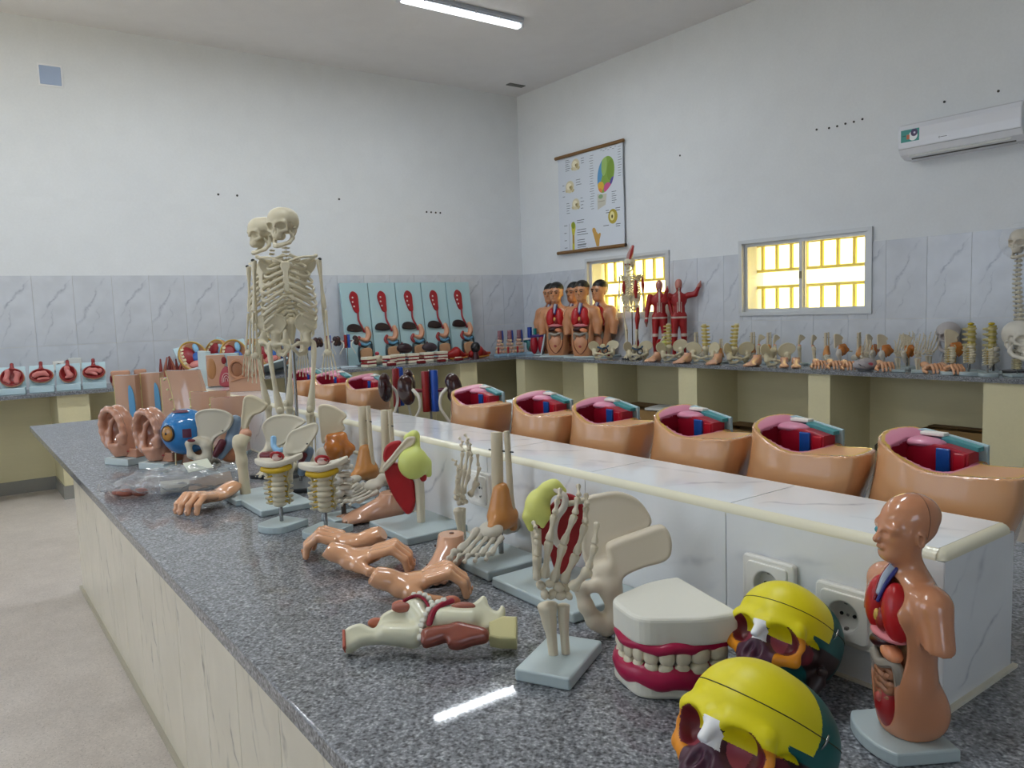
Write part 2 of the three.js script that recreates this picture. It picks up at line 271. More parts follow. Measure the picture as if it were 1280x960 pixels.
// wall tiling, one mesh for each tile
function pieces(rect, holes) {
  let out = [rect]; for (const h of holes) { const nx = []; for (const [a, b, c, d] of out) { if (h[0] >= b || h[1] <= a || h[2] >= d || h[3] <= c) { nx.push([a, b, c, d]); continue; } const A = max(a, h[0]), B = min(b, h[1]); if (A > a) nx.push([a, A, c, d]); if (B < b) nx.push([B, b, c, d]); if (h[2] > c) nx.push([A, B, c, h[2]]); if (h[3] < d) nx.push([A, B, h[3], d]); } out = nx; }
  return out.filter(([a, b, c, d]) => b - a > .006 && d - c > .006);
}
const TW = .3068, TH = .6;
function tileWall(wall, axis, from, to, plane, side, holes) {
  const g = .0012, th = .008;
  for (let col = 0; ; col++) {
    const a = axis === 'x' ? to - (col + 1) * TW : from + col * TW, b = a + TW; if (axis === 'x' ? b <= from + .01 : a >= to - .01) break;
    for (const [row, y0, y1] of [[0, CT - .02, DT - TH], [1, DT - TH, DT]]) for (const [p, q, c, d] of pieces([max(a, from), min(b, to), y0, y1], holes)) {
      const geo = axis === 'x' ? bx(p + g, c + g, plane, q - g, d - g, plane + th) : bx(plane - th, c + g, p + g, plane, d - g, q - g), pos = geo.attributes.position, uv = geo.attributes.uv;
      for (let i = 0; i < pos.count; i++) { const t = axis === 'x' ? pos.getX(i) : pos.getZ(i); uv.setXY(i, (t - a) / TW, (pos.getY(i) - (row ? DT - TH : DT - 2 * TH)) / TH); }
      P(wall, 'tile', geo, wallTileMats[(col * 7 + row * 3) % 5 < 3 ? 0 : 1]);
    }
  }
}
P(wallBack, 'grout', bx(LX, CT - .03, 0, 0, DT - .001, .004), grout); P(wallRight, 'grout', merge(pieces([0, FZ, CT - .03, DT - .001], WIN).map(([a, b, c, d]) => bx(-.004, c, a, 0, d, b))), grout);
tileWall(wallBack, 'x', LX, 0, 0, 1, []);
tileWall(wallRight, 'z', .01, 7.0, 0, -1, WIN);
// marks left on the paint: plugs and nail holes
for (const [x, y] of [[-3.617, 2.607], [-3.438, 2.607], [-2.38, 2.63], [-1.33, 2.545], [-1.27, 2.545], [-1.21, 2.543], [-1.15, 2.543]]) P(wallBack, 'nail_hole', new THREE.CylinderGeometry(.011, .011, .006, 8).rotateX(PI / 2).translate(x, y, .001), M('#3c3a38', .8));
for (const [z, y] of [[2.57, 2.83], [4.02, 2.78], [4.13, 2.77], [4.2, 2.77], [4.27, 2.775], [4.34, 2.775], [4.41, 2.78], [5.02, 2.77], [5.37, 2.76]]) P(wallRight, 'nail_hole', new THREE.CylinderGeometry(.009, .009, .006, 8).rotateZ(PI / 2).translate(-.001, y, z), M('#3c3a38', .8));

// ---------- windows ----------
function windowUnit(n, axis, a0, a1, y0, y1, face, out, grille) {           // face: inner wall plane, out: +1/-1 direction to outdoors
  const t = (p, q, c, d, u0, u1) => { const f0 = face + out * u0, f1 = face + out * u1, l = min(f0, f1), h = max(f0, f1); return axis === 'z' ? bx(l, c, p, h, d, q) : bx(p, c, l, q, d, h); };
  const w = new THREE.Group(); w.name = 'window_' + n; w.userData = { kind: 'structure' }; scene.add(w);
  const f = .03, m = (a0 + a1) / 2;
  P(w, 'frame', merge([t(a0 - .035, a1 + .035, y1 - .002, y1 + .03, -.022, .05), t(a0 - .035, a1 + .035, y0 - .03, y0 + .002, -.022, .05), t(a0 - .035, a0 + .002, y0, y1, -.022, .05), t(a1 - .002, a1 + .035, y0, y1, -.022, .05)]), aluminium);
  for (const [p, q, u] of [[a0 + .002, m + .02, .022], [m - .02, a1 - .002, -.004]]) {
    const s = P(w, 'sash', merge([t(p, q, y0 + .002, y0 + f, u, u + .022), t(p, q, y1 - f, y1 - .002, u, u + .022), t(p, p + f, y0 + f, y1 - f, u, u + .022), t(q - f, q, y0 + f, y1 - f, u, u + .022)]), aluminium);
    P(s, 'pane', t(p + f, q - f, y0 + f, y1 - f, u + .009, u + .012), glass);
  }
  P(w, 'latch', t(m - .012, m + .004, (y0 + y1) / 2 - .03, (y0 + y1) / 2 + .03, -.018, -.004), M('#6d6f70', .4));
  if (grille) {
    const paint = M('#efd95e', .5), hs = y1 - y0, h1 = y0 + hs * .36, h2 = y0 + hs * .6, b = .013, bar = (p, q, c, d) => P(w, 'grille_bar', t(p, q, c, d, .2, .222), paint);
    for (const y of [y0 + b, h1, h2, y1 - b]) bar(a0, a1, y - b, y + b);
    for (let z = a0 + .06; z < a1 - .02; z += .147) { bar(z - b, z + b, y0 + 2 * b, h1 - b); bar(z - b, z + b, h2 + b, y1 - 2 * b); }
  }
  return w;
}
windowUnit(1, 'z', ...WIN[0], 0, 1, true); windowUnit(2, 'z', ...WIN[1], 0, 1, true);
LWIN.forEach((q, i) => windowUnit(3 + i, 'z', ...q, LX, -1, false)); FWIN.forEach((q, i) => windowUnit(5 + i, 'x', ...q, FZ, 1, false));
// outdoors beyond the right-hand windows: pale yard, sunlit yellow boundary wall
one('yard_ground', bx(-22, -.35, -14, 14, -.21, 24), M('#d9d0b8', .9), 'pale sunlit yard ground outside the windows', 'ground');
one('boundary_wall', bx(3.6, -.22, -8, 3.85, 6.5, 16), M('#fff0a8', .9), 'sunlit pale yellow building wall seen through the barred windows', 'wall');
one('orange_post', bx(3.3, -.22, 6.42, 3.45, 2.35, 6.66), M('#c8641e', .8), 'orange post outside the larger barred window', 'post');

struct('trim_4', bx(LX - 2.0, 3.3, -.3, LX - .3, 3.42, FZ + .3), ceilPaint).userData.label = 'veranda roof outside the left windows';

// ---------- wall benches ----------
const CD = .6;
struct('trim_1', uvBox(merge([bx(LX, CT - .03, .009, -.009, CT, CD + .006), bx(-CD + .015, CT - .03, CD + .006, -.009, CT, FZ)]), 1), granite).userData.label = 'speckled grey granite worktop along both walls';
const wb = struct('trim_2', uvBox(merge([[-7.76, -7.54], [-6.46, -6.24], [-5.16, -4.93], [-3.87, -3.65], [-2.59, -2.30], [-1.32, -1.10]].map(([a, b]) => bx(a, .0, .001, b, CT - .03, .56))), 2), cream);
wb.userData.label = 'cream painted piers under the left worktop';
const wr = struct('trim_3', uvBox(merge([[.56, .72], [1.73, 1.94], [3.01, 3.22], [4.31, 4.49], [5.55, 5.79], [6.85, 7.08], [8.2, 8.42]].map(([a, b]) => bx(-.56, .0, a, -.001, CT - .03, b))), 2), cream);
wr.userData.label = 'cream painted piers under the right worktop';
const skirt = M('#8f8e88', .25);
struct('baseboard_back', bx(LX, 0, 0, 0, .11, .012), skirt); struct('baseboard_right', bx(-.012, 0, .012, 0, .11, FZ), skirt);
P(wb, 'pier_skirting', merge([[-6.46, -6.24], [-5.16, -4.93], [-3.87, -3.65], [-2.59, -2.30], [-1.32, -1.10]].map(([a, b]) => bx(a - .01, 0, .013, b + .01, .11, .57))), skirt);
P(wr, 'pier_skirting', merge([[1.73, 1.94], [3.01, 3.22], [4.31, 4.49], [5.55, 5.79]].map(([a, b]) => bx(-.57, 0, a - .01, -.013, .11, b + .01))), skirt);
P(wallBack, 'cream_paint', bx(LX, .11, 0, 0, CT - .03, .003), cream); P(wallRight, 'cream_paint', bx(-.003, .11, 0, 0, CT - .03, FZ), cream);

// ---------- central bench ----------
const BX0 = -5.53, BX1 = -4.06, BZ0 = 2.9, BZ1 = 8.5, SX0 = -4.895, SX1 = -4.694, SZ1 = 7.318, SZ0 = 3.6, SH = .209;
const bench = thing('laboratory_bench', 'long island bench with speckled grey granite top and marble tiled sides', 'bench', [0, 0, 0]);
P(bench, 'worktop', uvBox(rb(BX1 - BX0, .03, BZ1 - BZ0, .004).translate((BX0 + BX1) / 2, CT - .015, (BZ0 + BZ1) / 2), 1), granite);
P(bench, 'core', bx(-5.36, 0, 3.09, -4.22, CT - .03, 8.3), grout);
{
  const W = .3, y0 = .002, y1 = CT - .031; let k = 0;
  const put = (geo, a, horiz) => { const p = geo.attributes.position, uv = geo.attributes.uv; for (let i = 0; i < p.count; i++) uv.setXY(i, ((horiz ? p.getX(i) : -p.getZ(i)) - a) / W, p.getY(i) / .88); P(bench, 'tile', geo, benchTileMats[k++ % 3]); };
  for (let z = 8.3; z > 3.1; z -= W) { const z0 = max(z - W, 3.09); put(bx(-5.37, y0, z0 + .0012, -5.36, y1, z - .0012), -z, false); put(bx(-4.22, y0, z0 + .0012, -4.21, y1, z - .0012), -z, false); }
  for (let x = -5.36; x < -4.23; x += W) put(bx(x + .0012, y0, 3.08, min(x + W, -4.22) - .0012, y1, 3.09), x, true);
  P(bench, 'floor_joint', bx(-5.384, 0, 3.07, -5.37, .012, 8.3), M('#b9b3a4', .8));
}
// raised tiled service shelf along the middle of the bench
const shelf = thing('raised_shelf', 'raised white marble tiled service shelf with cream edging along the bench', 'shelf', [0, 0, 0]);
{
  P(shelf, 'core', bx(SX0 + .008, CT, SZ0 + .008, SX1 - .008, CT + SH - .008, SZ1 - .008), grout);
  const W = .335; let k = 0; const uvs = (geo, fn) => { const p = geo.attributes.position, uv = geo.attributes.uv; for (let i = 0; i < p.count; i++) uv.setXY(i, ...fn(p.getX(i), p.getY(i), p.getZ(i))); return geo; };
  const top = CT + SH;
  for (let z = SZ1; z > SZ0 + .01; z -= W, k++) {
    const z0 = max(z - W, SZ0) + .001, z1 = z - .001;
    P(shelf, 'top_tile', uvs(bx(SX0 + .013, top - .009, z0, SX1 - .013, top, z === SZ1 ? z1 - .013 : z1), (x, y, zz) => [(zz - z0) / W, (x - SX0) / .21]), shelfTileMats[k % 2]);
    P(shelf, 'front_tile', uvs(bx(SX0, CT + .0005, z0, SX0 + .009, top - .013, z1), (x, y, zz) => [(zz - z0) / W, (y - CT) / .21]), shelfTileMats[(k + 1) % 2]);
    P(shelf, 'back_tile', bx(SX1 - .009, CT + .0005, z0, SX1, top - .013, z1), shelfTileMats[k % 2]);
  }
  P(shelf, 'end_tile', uvs(bx(SX0 + .001, CT + .0005, SZ1 - .009, SX1 - .001, top - .013, SZ1), (x, y) => [(y - CT) / .21, (x - SX0) / .21]), shelfTileMats[0]);
  const q = M('#e6e1c8', .25), round = (a, b) => tube([a, b], .0125, { rad: 12, cap: 0, seg: 1 });
  P(shelf, 'edge_trim', round([SX0 + .0125, top - .0125, SZ0], [SX0 + .0125, top - .0125, SZ1 - .012]), q); P(shelf, 'edge_trim', round([SX1 - .0125, top - .0125, SZ0], [SX1 - .0125, top - .0125, SZ1 - .012]), q);
  P(shelf, 'edge_trim', tube([[SX0 + .0125, top - .0125, SZ1 - .0125], [SX1 - .0125, top - .0125, SZ1 - .0125]], .0125, { rad: 12, cap: 1, seg: 1 }), q);
  P(shelf, 'joint_filler', merge([bx(SX0 - .006, CT + .0003, SZ0, SX0, CT + .004, SZ1 + .006), bx(SX0 - .006, CT + .0003, SZ1, SX1 + .006, CT + .005, SZ1 + .007)]), M('#dcd8c8', .7));
}

// ---------- ceiling lamps ----------
function lamp(x, z, label, seen) {
  const t = thing('ceiling_lamp', label, 'lamp', [x, H, z], 0, 'fluorescent ceiling lamps');
  const housing = P(t, 'housing', merge([rbx(1.22, .035, .11, 0, -.0185, 0, .008), rbx(1.18, .012, .085, 0, -.04, 0, .004)]), M('#a9b0ba', .4));
  const dif = new THREE.MeshStandardMaterial({ color: '#ffffff', emissive: new THREE.Color(.92, .97, 1), emissiveIntensity: 2.6, roughness: .4 });
  P(t, 'diffuser', tube([[-.575, -.062, 0], [.575, -.062, 0]], .034, { rad: 14, seg: 4, cap: .5, flat: .8 }), dif);
  for (const s of [-1, 1]) P(housing, 'end_cap', rbx(.03, .05, .075, s * .608, -.058, 0, .008), M('#d5d9de', .4));
  for (const s of [-.4, -.15, .1, .35]) for (const k of [-1, 1]) P(housing, 'clip', rbx(.014, .022, .008, s, -.046, k * .048, .002), M('#c9ced6', .35));
  const l = new THREE.RectAreaLight(new THREE.Color(.87, .94, 1), LAMP, 1.14, .07); l.name = 'lamp_light'; l.position.set(0, -.098, 0); l.rotation.x = -PI / 2; t.add(l);
}
const LAMP = 92;
lamp(-2.09, 2.05, 'lit fluorescent batten lamp on the ceiling in view');
for (const [x, z, l] of [[-4.2, 1.95, 'fluorescent batten lamp on the ceiling left of the one in view'], [-6.3, 1.95, 'fluorescent batten lamp on the ceiling near the left corner'], [-6.4, 6.1, 'fluorescent batten lamp on the ceiling left of the photographer'], [-4.2, 6.1, 'fluorescent batten lamp on the ceiling above the bench']]) lamp(x, z, l);
one('ceiling_vent', merge([bx(-.42, H - .008, .36, -.2, H - .0005, .44)]), M('#6b6a66', .7), 'small grey vent in the ceiling corner', 'vent');

// ---------- wall fittings ----------
{
  const t = thing('junction_box_cover', 'square grey-blue cover plate high on the left wall', 'cover plate', [-4.94, 3.435, 0]);
  P(t, 'frame', rbx(.185, .185, .008, 0, .085, .004, .003), white); P(t, 'plate', rbx(.16, .155, .012, 0, .083, .007, .01), M('#9fb0cc', .35));
}
function wallSocket(name, label, pos, turn, big) {
  const t = thing(name, label, 'socket', pos, turn, 'wall sockets');
  const ring = (w, h, r, d, b) => { const o = [], c = .007, hole = []; for (const [sx, sy, a0] of [[1, 1, 0], [-1, 1, PI / 2], [-1, -1, PI], [1, -1, 1.5 * PI]]) for (let k = 0; k <= 4; k++) { const a = a0 + k / 4 * PI / 2; o.push([sx * (w / 2 - c) + c * cos(a), sy * (h / 2 - c) + c * sin(a)]); } for (let k = 0; k < 20; k++) hole.push([r * cos(k / 20 * 2 * PI), r * sin(k / 20 * 2 * PI)]); return plate(o, d, b, false, { holes: [hole] }); };
  P(t, 'faceplate', ring(.09, .082, .0225, .012, .003).translate(0, 0, .006), M('#eceae4', .2));
  P(t, 'insert', ring(.07, .066, .0222, .006, .0015).translate(0, 0, .0125), M('#f1efe9', .2));
  const dish = new THREE.LatheGeometry([[.0001, 0], [.0192, 0], [.0205, .004], [.0215, .0135], [.0226, .0135]].map((p) => new THREE.Vector2(...p)), 28).rotateX(PI / 2).translate(0, 0, .0015); const well = P(t, 'well', dish, M('#dedcd6', .3));
  for (const s of [-1, 1]) P(well, 'pin_hole', new THREE.CylinderGeometry(.0026, .0026, .002, 10).rotateX(PI / 2).translate(s * .0095, 0, .0022), blackish);
  for (const s of [-1, 1]) P(well, 'earth_clip', rbx(.005, .004, .006, 0, s * .0185, .006, .001), M('#8d8b86', .3, { metalness: .8 }));
  P(well, 'screw', new THREE.CylinderGeometry(.0022, .0022, .002, 10).rotateX(PI / 2).translate(0, 0, .0022), M('#9a9894', .3, { metalness: .8 }));
  return t;
}
wallSocket('wall_socket', 'white socket on the left tiled wall above the womb models', [-5.07, 1.065, .008], 0);
{ const b = rbx(.1, .1, .016, 0, 0, .008, .004); one('switch_plate', b, M('#d9dad6', .35), 'blank pale square plate beside the left wall socket', 'plate', [-4.945, 1.075, .008]); }
// air conditioner
{
  const t = thing('air_conditioner', 'white split air conditioner high on the right wall', 'air conditioner', [-.001, 2.39, 5.19], -PI / 2);
  const prof = [[0, 0], [.10, 0], [.165, .03], [.196, .075], [.2, .13], [.196, .2], [.18, .232], [.15, .246], [0, .246]];
  const body = (w) => smoothProfile(prof, w);
  const casing = P(t, 'casing', body(.80), M('#e4e6ec', .22));
  P(t, 'air_flap', rbx(.66, .004, .075, 0, 0, 0, .001).rotateX(.62).translate(0, .03, .148), M('#dcdcd8', .3)); P(t, 'outlet_slot', rbx(.68, .01, .004, 0, 0, 0, .001).rotateX(.62).translate(0, .0035, .112), M('#5c5c58', .6));
  P(casing, 'panel_gap', rbx(.79, .003, .01, 0, .068, .189, .001), M('#a2a4a6', .5));
  const cv = document.createElement('canvas'); cv.width = 256; cv.height = 160; const c = cv.getContext('2d');
  c.fillStyle = '#2a8f86'; c.fillRect(0, 0, 256, 160); c.fillStyle = '#e9eef0'; c.beginPath(); c.arc(170, 90, 62, 0, 7); c.fill(); c.fillStyle = '#3b2a58'; c.beginPath(); c.arc(186, 50, 48, 0, 7); c.fill(); c.fillStyle = '#d9d2e6'; c.beginPath(); c.arc(190, 52, 14, 0, 7); c.fill(); c.fillStyle = '#c2643a'; c.fillRect(80, 66, 42, 60); c.fillStyle = '#1d5f58'; c.fillRect(20, 70, 50, 14);
  const st = new THREE.CanvasTexture(cv); st.colorSpace = THREE.SRGBColorSpace; 
  P(casing, 'sticker', rbx(.13, .085, .001, -.31, .155, .1995, .0004).rotateX(0), new THREE.MeshStandardMaterial({ map: st, roughness: .3 }));
  const cv2 = document.createElement('canvas'); cv2.width = 256; cv2.height = 64; const d = cv2.getContext('2d'); d.fillStyle = '#e4e6ec'; d.fillRect(0, 0, 256, 64); d.strokeStyle = '#3a3a40'; d.lineWidth = 9; d.beginPath(); d.arc(32, 32, 19, 0, 7); d.stroke(); d.fillStyle = '#6c6d73'; d.fillRect(66, 24, 150, 16);
  const lt = new THREE.CanvasTexture(cv2); lt.colorSpace = THREE.SRGBColorSpace; P(casing, 'logo', rbx(.07, .0175, .001, -.08, .105, .1996, .0004), new THREE.MeshStandardMaterial({ map: lt, roughness: .3 }));
  P(casing, 'display', rbx(.012, .05, .03, .398, .15, .12, .003), M('#4a4c50', .4)); P(t, 'pipe', tube([[.3, .02, .01], [.36, -.02, .01], [.44, -.03, .01]], .012), white);
}
function smoothProfile(prof, w) { const s = new THREE.Shape(); s.setFromPoints(prof.map((p) => new THREE.Vector2(...p))); const g = new THREE.ExtrudeGeometry(s, { depth: w - .02, bevelEnabled: true, bevelSize: .008, bevelOffset: -.008, bevelThickness: .01, bevelSegments: 3 }); return g.rotateY(-PI / 2).translate((w - .02) / 2, 0, 0); }
// ---------- wall chart ----------
{
  const t = thing('wall_chart', 'hanging bone anatomy chart with brown rods on the right wall', 'poster', [-.012, 2.03, 1.30], -PI / 2);
  const W = 1.06, Hh = 1.06, cv = document.createElement('canvas'); cv.width = 1024; cv.height = 1024; const c = cv.getContext('2d');
  c.fillStyle = '#d6dce4'; c.fillRect(0, 0, 1024, 1024);
  const el = (x, y, a, b, col, r = 0) => { c.fillStyle = col; c.beginPath(); c.ellipse(x, y, a, b, r, 0, 7); c.fill(); };
  const lines = (x, y, n, w, dy, col = '#6a7078') => { c.fillStyle = col; for (let i = 0; i < n; i++) c.fillRect(x, y + i * dy, w * (.6 + .4 * hash(i, n, x)), 6); };
  // vertebrae seen from three sides
  for (const [x, y, s] of [[300, 110, 1], [195, 330, 1.05], [290, 525, .95]]) { el(x, y, 66 * s, 62 * s, '#d8cfae'); el(x - 14, y - 8, 40 * s, 34 * s, '#efe8cc'); el(x + 24, y + 14, 22 * s, 26 * s, '#b9a878'); el(x - 56 * s, y + 38 * s, 22, 12, '#cfc398', .6); el(x + 52 * s, y + 44 * s, 24, 12, '#c2b487', -.6); el(x + 4, y + 6, 12, 14, '#8a7a54'); }
  lines(128, 40, 6, 84, 22); lines(392, 60, 3, 54, 24); lines(70, 300, 3, 50, 60); lines(300, 270, 3, 90, 26); lines(130, 500, 5, 70, 26); lines(370, 470, 4, 60, 36);
  // coloured skull in side view
  c.save(); c.translate(770, 300); c.rotate(.12); c.scale(.8, .95); c.translate(-780, -290); c.beginPath(); c.moveTo(640, 380); c.bezierCurveTo(600, 250, 660, 90, 800, 85); c.bezierCurveTo(940, 90, 960, 260, 900, 370); c.bezierCurveTo(850, 420, 800, 470, 740, 470); c.bezierCurveTo(680, 470, 650, 430, 640, 380); c.clip();
  c.fillStyle = '#86a84a'; c.fillRect(560, 60, 440, 460); el(640, 230, 80, 170, '#5b98c8'); el(740, 180, 50, 110, '#9fc06e'); el(860, 230, 60, 110, '#7a9a3c'); el(920, 380, 60, 80, '#5a50a0'); el(830, 420, 70, 60, '#d05a90'); el(700, 400, 60, 50, '#e0b23c'); el(690, 450, 40, 30, '#e08a4c'); c.restore();
  c.fillStyle = '#c9c6b8'; c.beginPath(); c.moveTo(640, 470); c.lineTo(780, 480); c.lineTo(760, 590); c.lineTo(640, 630); c.closePath(); c.fill(); el(690, 500, 34, 22, '#8aa87c'); c.fillStyle = '#9a9686'; c.fillRect(650, 545, 96, 6);
  for (let i = 0; i < 22; i++) { c.fillStyle = '#7b8088'; c.fillRect(540 - (i % 3) * 8, 60 + i * 26, 40 + 26 * hash(i, 3), 5); if (i < 12) c.fillRect(950, 40 + i * 26, 40 + 22 * hash(i, 5), 5); if (i < 7) c.fillRect(700 + i * 34, 30 + (i % 2) * 14, 26, 5); } lines(850, 470, 6, 70, 22);
  // long bone
  c.fillStyle = '#c9bf3a'; c.beginPath(); c.moveTo(205, 760); c.bezierCurveTo(180, 690, 290, 690, 275, 780); c.lineTo(252, 850); c.lineTo(250, 1010); c.lineTo(212, 1010); c.lineTo(218, 860); c.closePath(); c.fill(); el(238, 745, 30, 38, '#8a9a20'); c.fillStyle = '#b08a3c'; c.fillRect(222, 850, 24, 90);
  c.fillStyle = '#777'; c.fillRect(166, 720, 4, 290); lines(300, 700, 2, 140, 24, '#3d4248'); lines(300, 800, 3, 180, 26, '#3d4248'); lines(300, 908, 3, 150, 24, '#3d4248'); lines(300, 965, 3, 170, 20, '#3d4248'); lines(80, 735, 4, 60, 80, '#50555c');
  // proximal femur and bone section
  c.fillStyle = '#c79a4c'; c.beginPath(); c.moveTo(560, 860); c.bezierCurveTo(520, 800, 600, 780, 610, 850); c.lineTo(640, 880); c.bezierCurveTo(680, 850, 690, 880, 660, 930); c.lineTo(650, 1004); c.lineTo(610, 1004); c.closePath(); c.fill();
  el(860, 720, 66, 74, '#b3a03a'); el(850, 715, 34, 46, '#e6dc9a'); el(850, 720, 12, 18, '#5a5220'); lines(760, 650, 2, 70, 22, '#3d4248'); lines(900, 640, 2, 80, 22, '#3d4248'); lines(720, 800, 1, 90, 20, '#3d4248'); lines(900, 800, 2, 80, 20, '#3d4248');
  const tx = new THREE.CanvasTexture(cv); tx.colorSpace = THREE.SRGBColorSpace; tx.anisotropy = 8;
  const g = new THREE.BoxGeometry(W, Hh, .002, 24, 12, 1); bend(g, (x, y, z) => [x, y, z + .012 * (sin(x * 5.2 + 1) * .5 + .6) + .018 * max(0, x - .42) * 8 * (1 + .6 * sin(y * 7)) * .5]);
  P(t, 'sheet', g.translate(0, Hh / 2 + .015, .012), new THREE.MeshStandardMaterial({ map: tx, roughness: .6 }));
  const wood = M('#7d5a30', .5);
  let rod; for (const [y] of [[1.078], [.012]]) rod = P(t, 'hanging_rod', tube([[-W / 2 - .02, y, .03], [W / 2 + .02, y, .03]], .019, { rad: 12, cap: .4, seg: 2 }), wood);
  for (const s of [-1, 1]) P(rod, 'rod_end', sph(.02, s * (W / 2 + .022), .012, .03, .5, 1, 1, 10), M('#3a2a18', .5));
}
// ---------- teaching models: shared materials ----------
const BONE = M('#d8cdb4', .42), BONE2 = M('#cfc2a6', .45), IVORY = M('#e3ddc8', .4), BASE = M('#b4c2c4', .35), SKIN = M('#d79a74', .28), SKIN2 = M('#e0a277', .22), STEEL = M('#9a9a98', .25, { metalness: .9 });
const RED = M('#a81c22', .4), DKRED = M('#7d1218', .45), BLUE = M('#1f479c', .35), MAROON = M('#5a1620', .4), PINK = M('#d97f86', .4), YELLOW = M('#dfe07a', .4), PALEBLUE = M('#a9cfd6', .4), OCHRE = M('#c9a24a', .4), LIG = M('#c98a4c', .3);
const basePlate = (t, w, d, h = .018, x = 0, z = 0, turn = 0, mat = BASE) => { const m = P(t, 'base', rb(w, h, d, .004), mat); m.position.set(x, h / 2, z); m.rotation.y = turn; return m; };
const AL = .63;                                    // undoes FC so that a plate lies square to the bench

// --- skull (faces +z, stands on its upper teeth) ---
function skullField(jaw) {
  const f = F(.012).e([0, .086, -.016], [.067, .06, .083]).e([0, .088, .034], [.054, .052, .046], null, .03).e([0, .06, -.04], [.055, .045, .05], null, .02)
    .e([0, .03, .058], [.027, .03, .024], null, .014).c([0, .012, .066], [0, .008, .03], .024, .022, .012);
  for (const s of [-1, 1]) f.ch([[s * .046, .072, .062], [s * .051, .055, .052], [s * .046, .038, .052], [s * .026, .03, .066]], [.0065, .006, .0085, .009], .008).ch([[s * .048, .04, .048], [s * .062, .042, .02], [s * .06, .044, -.01]], [.006, .0042, .0055], .006).c([s * .044, .076, .064], [s * .012, .074, .078], .0075, .007, .012).c([s * .05, .03, -.018], [s * .048, .012, -.015], .013, .008, .01);
  f.c([0, .07, .08], [0, .052, .088], .007, .006, .008);
  f.cut(); for (const s of [-1, 1]) f.e([s * .0295, .056, .078], [.0205, .0185, .03], [0, s * -.25, 0], .004).e([s * .056, .05, .03], [.011, .022, .022], null, .008);
  f.e([-.0055, .034, .092], [.0065, .014, .018], [0, 0, -.2], .004).e([.0055, .034, .092], [.0065, .014, .018], [0, 0, .2], .004); f.add();
  if (jaw) for (const s of [-1, 1]) f.ch([[s * .05, .036, -.002], [s * .048, -.006, .006], [s * .04, -.026, .03], [s * .016, -.037, .072], [0, -.038, .078]], [.008, .010, .010, .0105, .0115], .006).c([s * .048, .0, .01], [s * .047, .03, .028], .008, .005, .006);
  return f;
}
const toothGeo = rb(1, 1, 1, .43, 5);
function teethRow(parent, n, curve, w, h, d, y, mat, name = 'tooth', lean = 0) {
  for (let i = 0; i < n; i++) { const q = curve(i), m = P(parent, name, toothGeo, mat); const k = q[3] ?? 1; m.scale.set(w * k, h, d * (k > 1 ? 1.35 : 1)); m.position.set(q[0], y, q[1]); m.rotation.y = q[2]; m.rotation.order = 'YXZ'; m.rotation.x = lean; }
}
function colouredSkull() {
  const t = thing('coloured_skull', '', 'skull model', [0, 0, 0], 0, 'coloured skulls at the bench front');
  const g = nets(skullField(false), [-.078, -.02, -.108, .078, .155, .112], .0018);
  const key = (x, y, z) => {
    const ax = abs(x), ell = hypot((ax - .0295) / .0205, (y - .056) / .0185);
    if (ax < .0115 - (y - .05) * .1 && y > .047 && y < .073 && z > .073) return 'nasal_bone';
    if (ell < 1.08 && z < .076 && y > .058) return ax > .034 ? 'sphenoid_bone' : 'frontal_bone';
    if (ell < 1.02 && z < .066) return ax > .03 ? 'sphenoid_bone' : 'lacrimal_bone';
    if (y > .066 + (ax < .03 ? 0 : .001) && z > .004 + (y - .1) * -.25 && !(ax > .058 && y < .08)) return 'frontal_bone';
    if (ax > .027 && y > .022 && y < .068 && z > .03) return 'zygomatic_bone';
    if (z > .024 && y < .066) return 'maxilla';
    if (ax > .04 && y < .07 && z > -.045) return 'temporal_bone';
    if (z < -.05 && y < .075) return 'occipital_bone'; return 'parietal_bone';
  };
  const col = { nasal_bone: '#f2f2f2', frontal_bone: '#e6d80c', sphenoid_bone: '#6e2430', lacrimal_bone: '#a34a5c', zygomatic_bone: '#dd8a10', maxilla: '#4a2438', temporal_bone: '#33211f', parietal_bone: '#0d5a58', occipital_bone: '#0e4f52' };
  const s = split(g, key); let mx; for (const k in s) for (const g1 of comps(s[k])) { const m = P(t, k, g1, M(col[k], .42), k.replace('_', ' ')); if (k === 'maxilla') mx ??= m; }
  // cut line round the skull cap
  const fn = skullField(false).f(), pts = []; for (let i = 0; i < 72; i++) { const a = i / 72 * 2 * PI, dx = sin(a), dz = cos(a); let r = .11; for (let k = 0; k < 60; k++) { const d = fn(dx * r, .099 + dz * r * .06, dz * r - .012); if (d < .0002) break; r -= d * .8; } pts.push([dx * r, .099 + dz * r * .06, dz * r - .012]); }
  P(t, 'cap_seam', tube(pts, .0006, { closed: true, seg: 144, rad: 5, cap: 0 }), M('#3c3a18', .7));
  for (const sx of [-1, 1]) { P(t, 'spring_hook', tube([[sx * .0655, .09, .0], [sx * .069, .096, .002], [sx * .0685, .104, .0]], .0013, { rad: 6 }), STEEL); }
  teethRow(mx, 14, (i) => { const a = mix(-1.45, 1.45, i / 13); return [.024 * sin(a), .05 + .036 * cos(a), a, abs(i - 6.5) > 3 ? 1.25 : .9]; }, .0062, .01, .006, -.006, IVORY);
  return t;
}
const sk = colouredSkull(); sk.scale.setScalar(1.0); sk.position.set(-5.277, CT, 7.293); sk.rotation.set(-.6, -1.55, 0, 'YXZ'); drop(sk, CT + .001); sk.userData.label = 'yellow and teal coloured skull nearest the camera';
{ const c = copy(sk, 'yellow and teal coloured skull behind, touching the white dental cast', [-5.03, CT, 7.163], -1.47); c.scale.setScalar(.93); drop(c, CT + .001); }

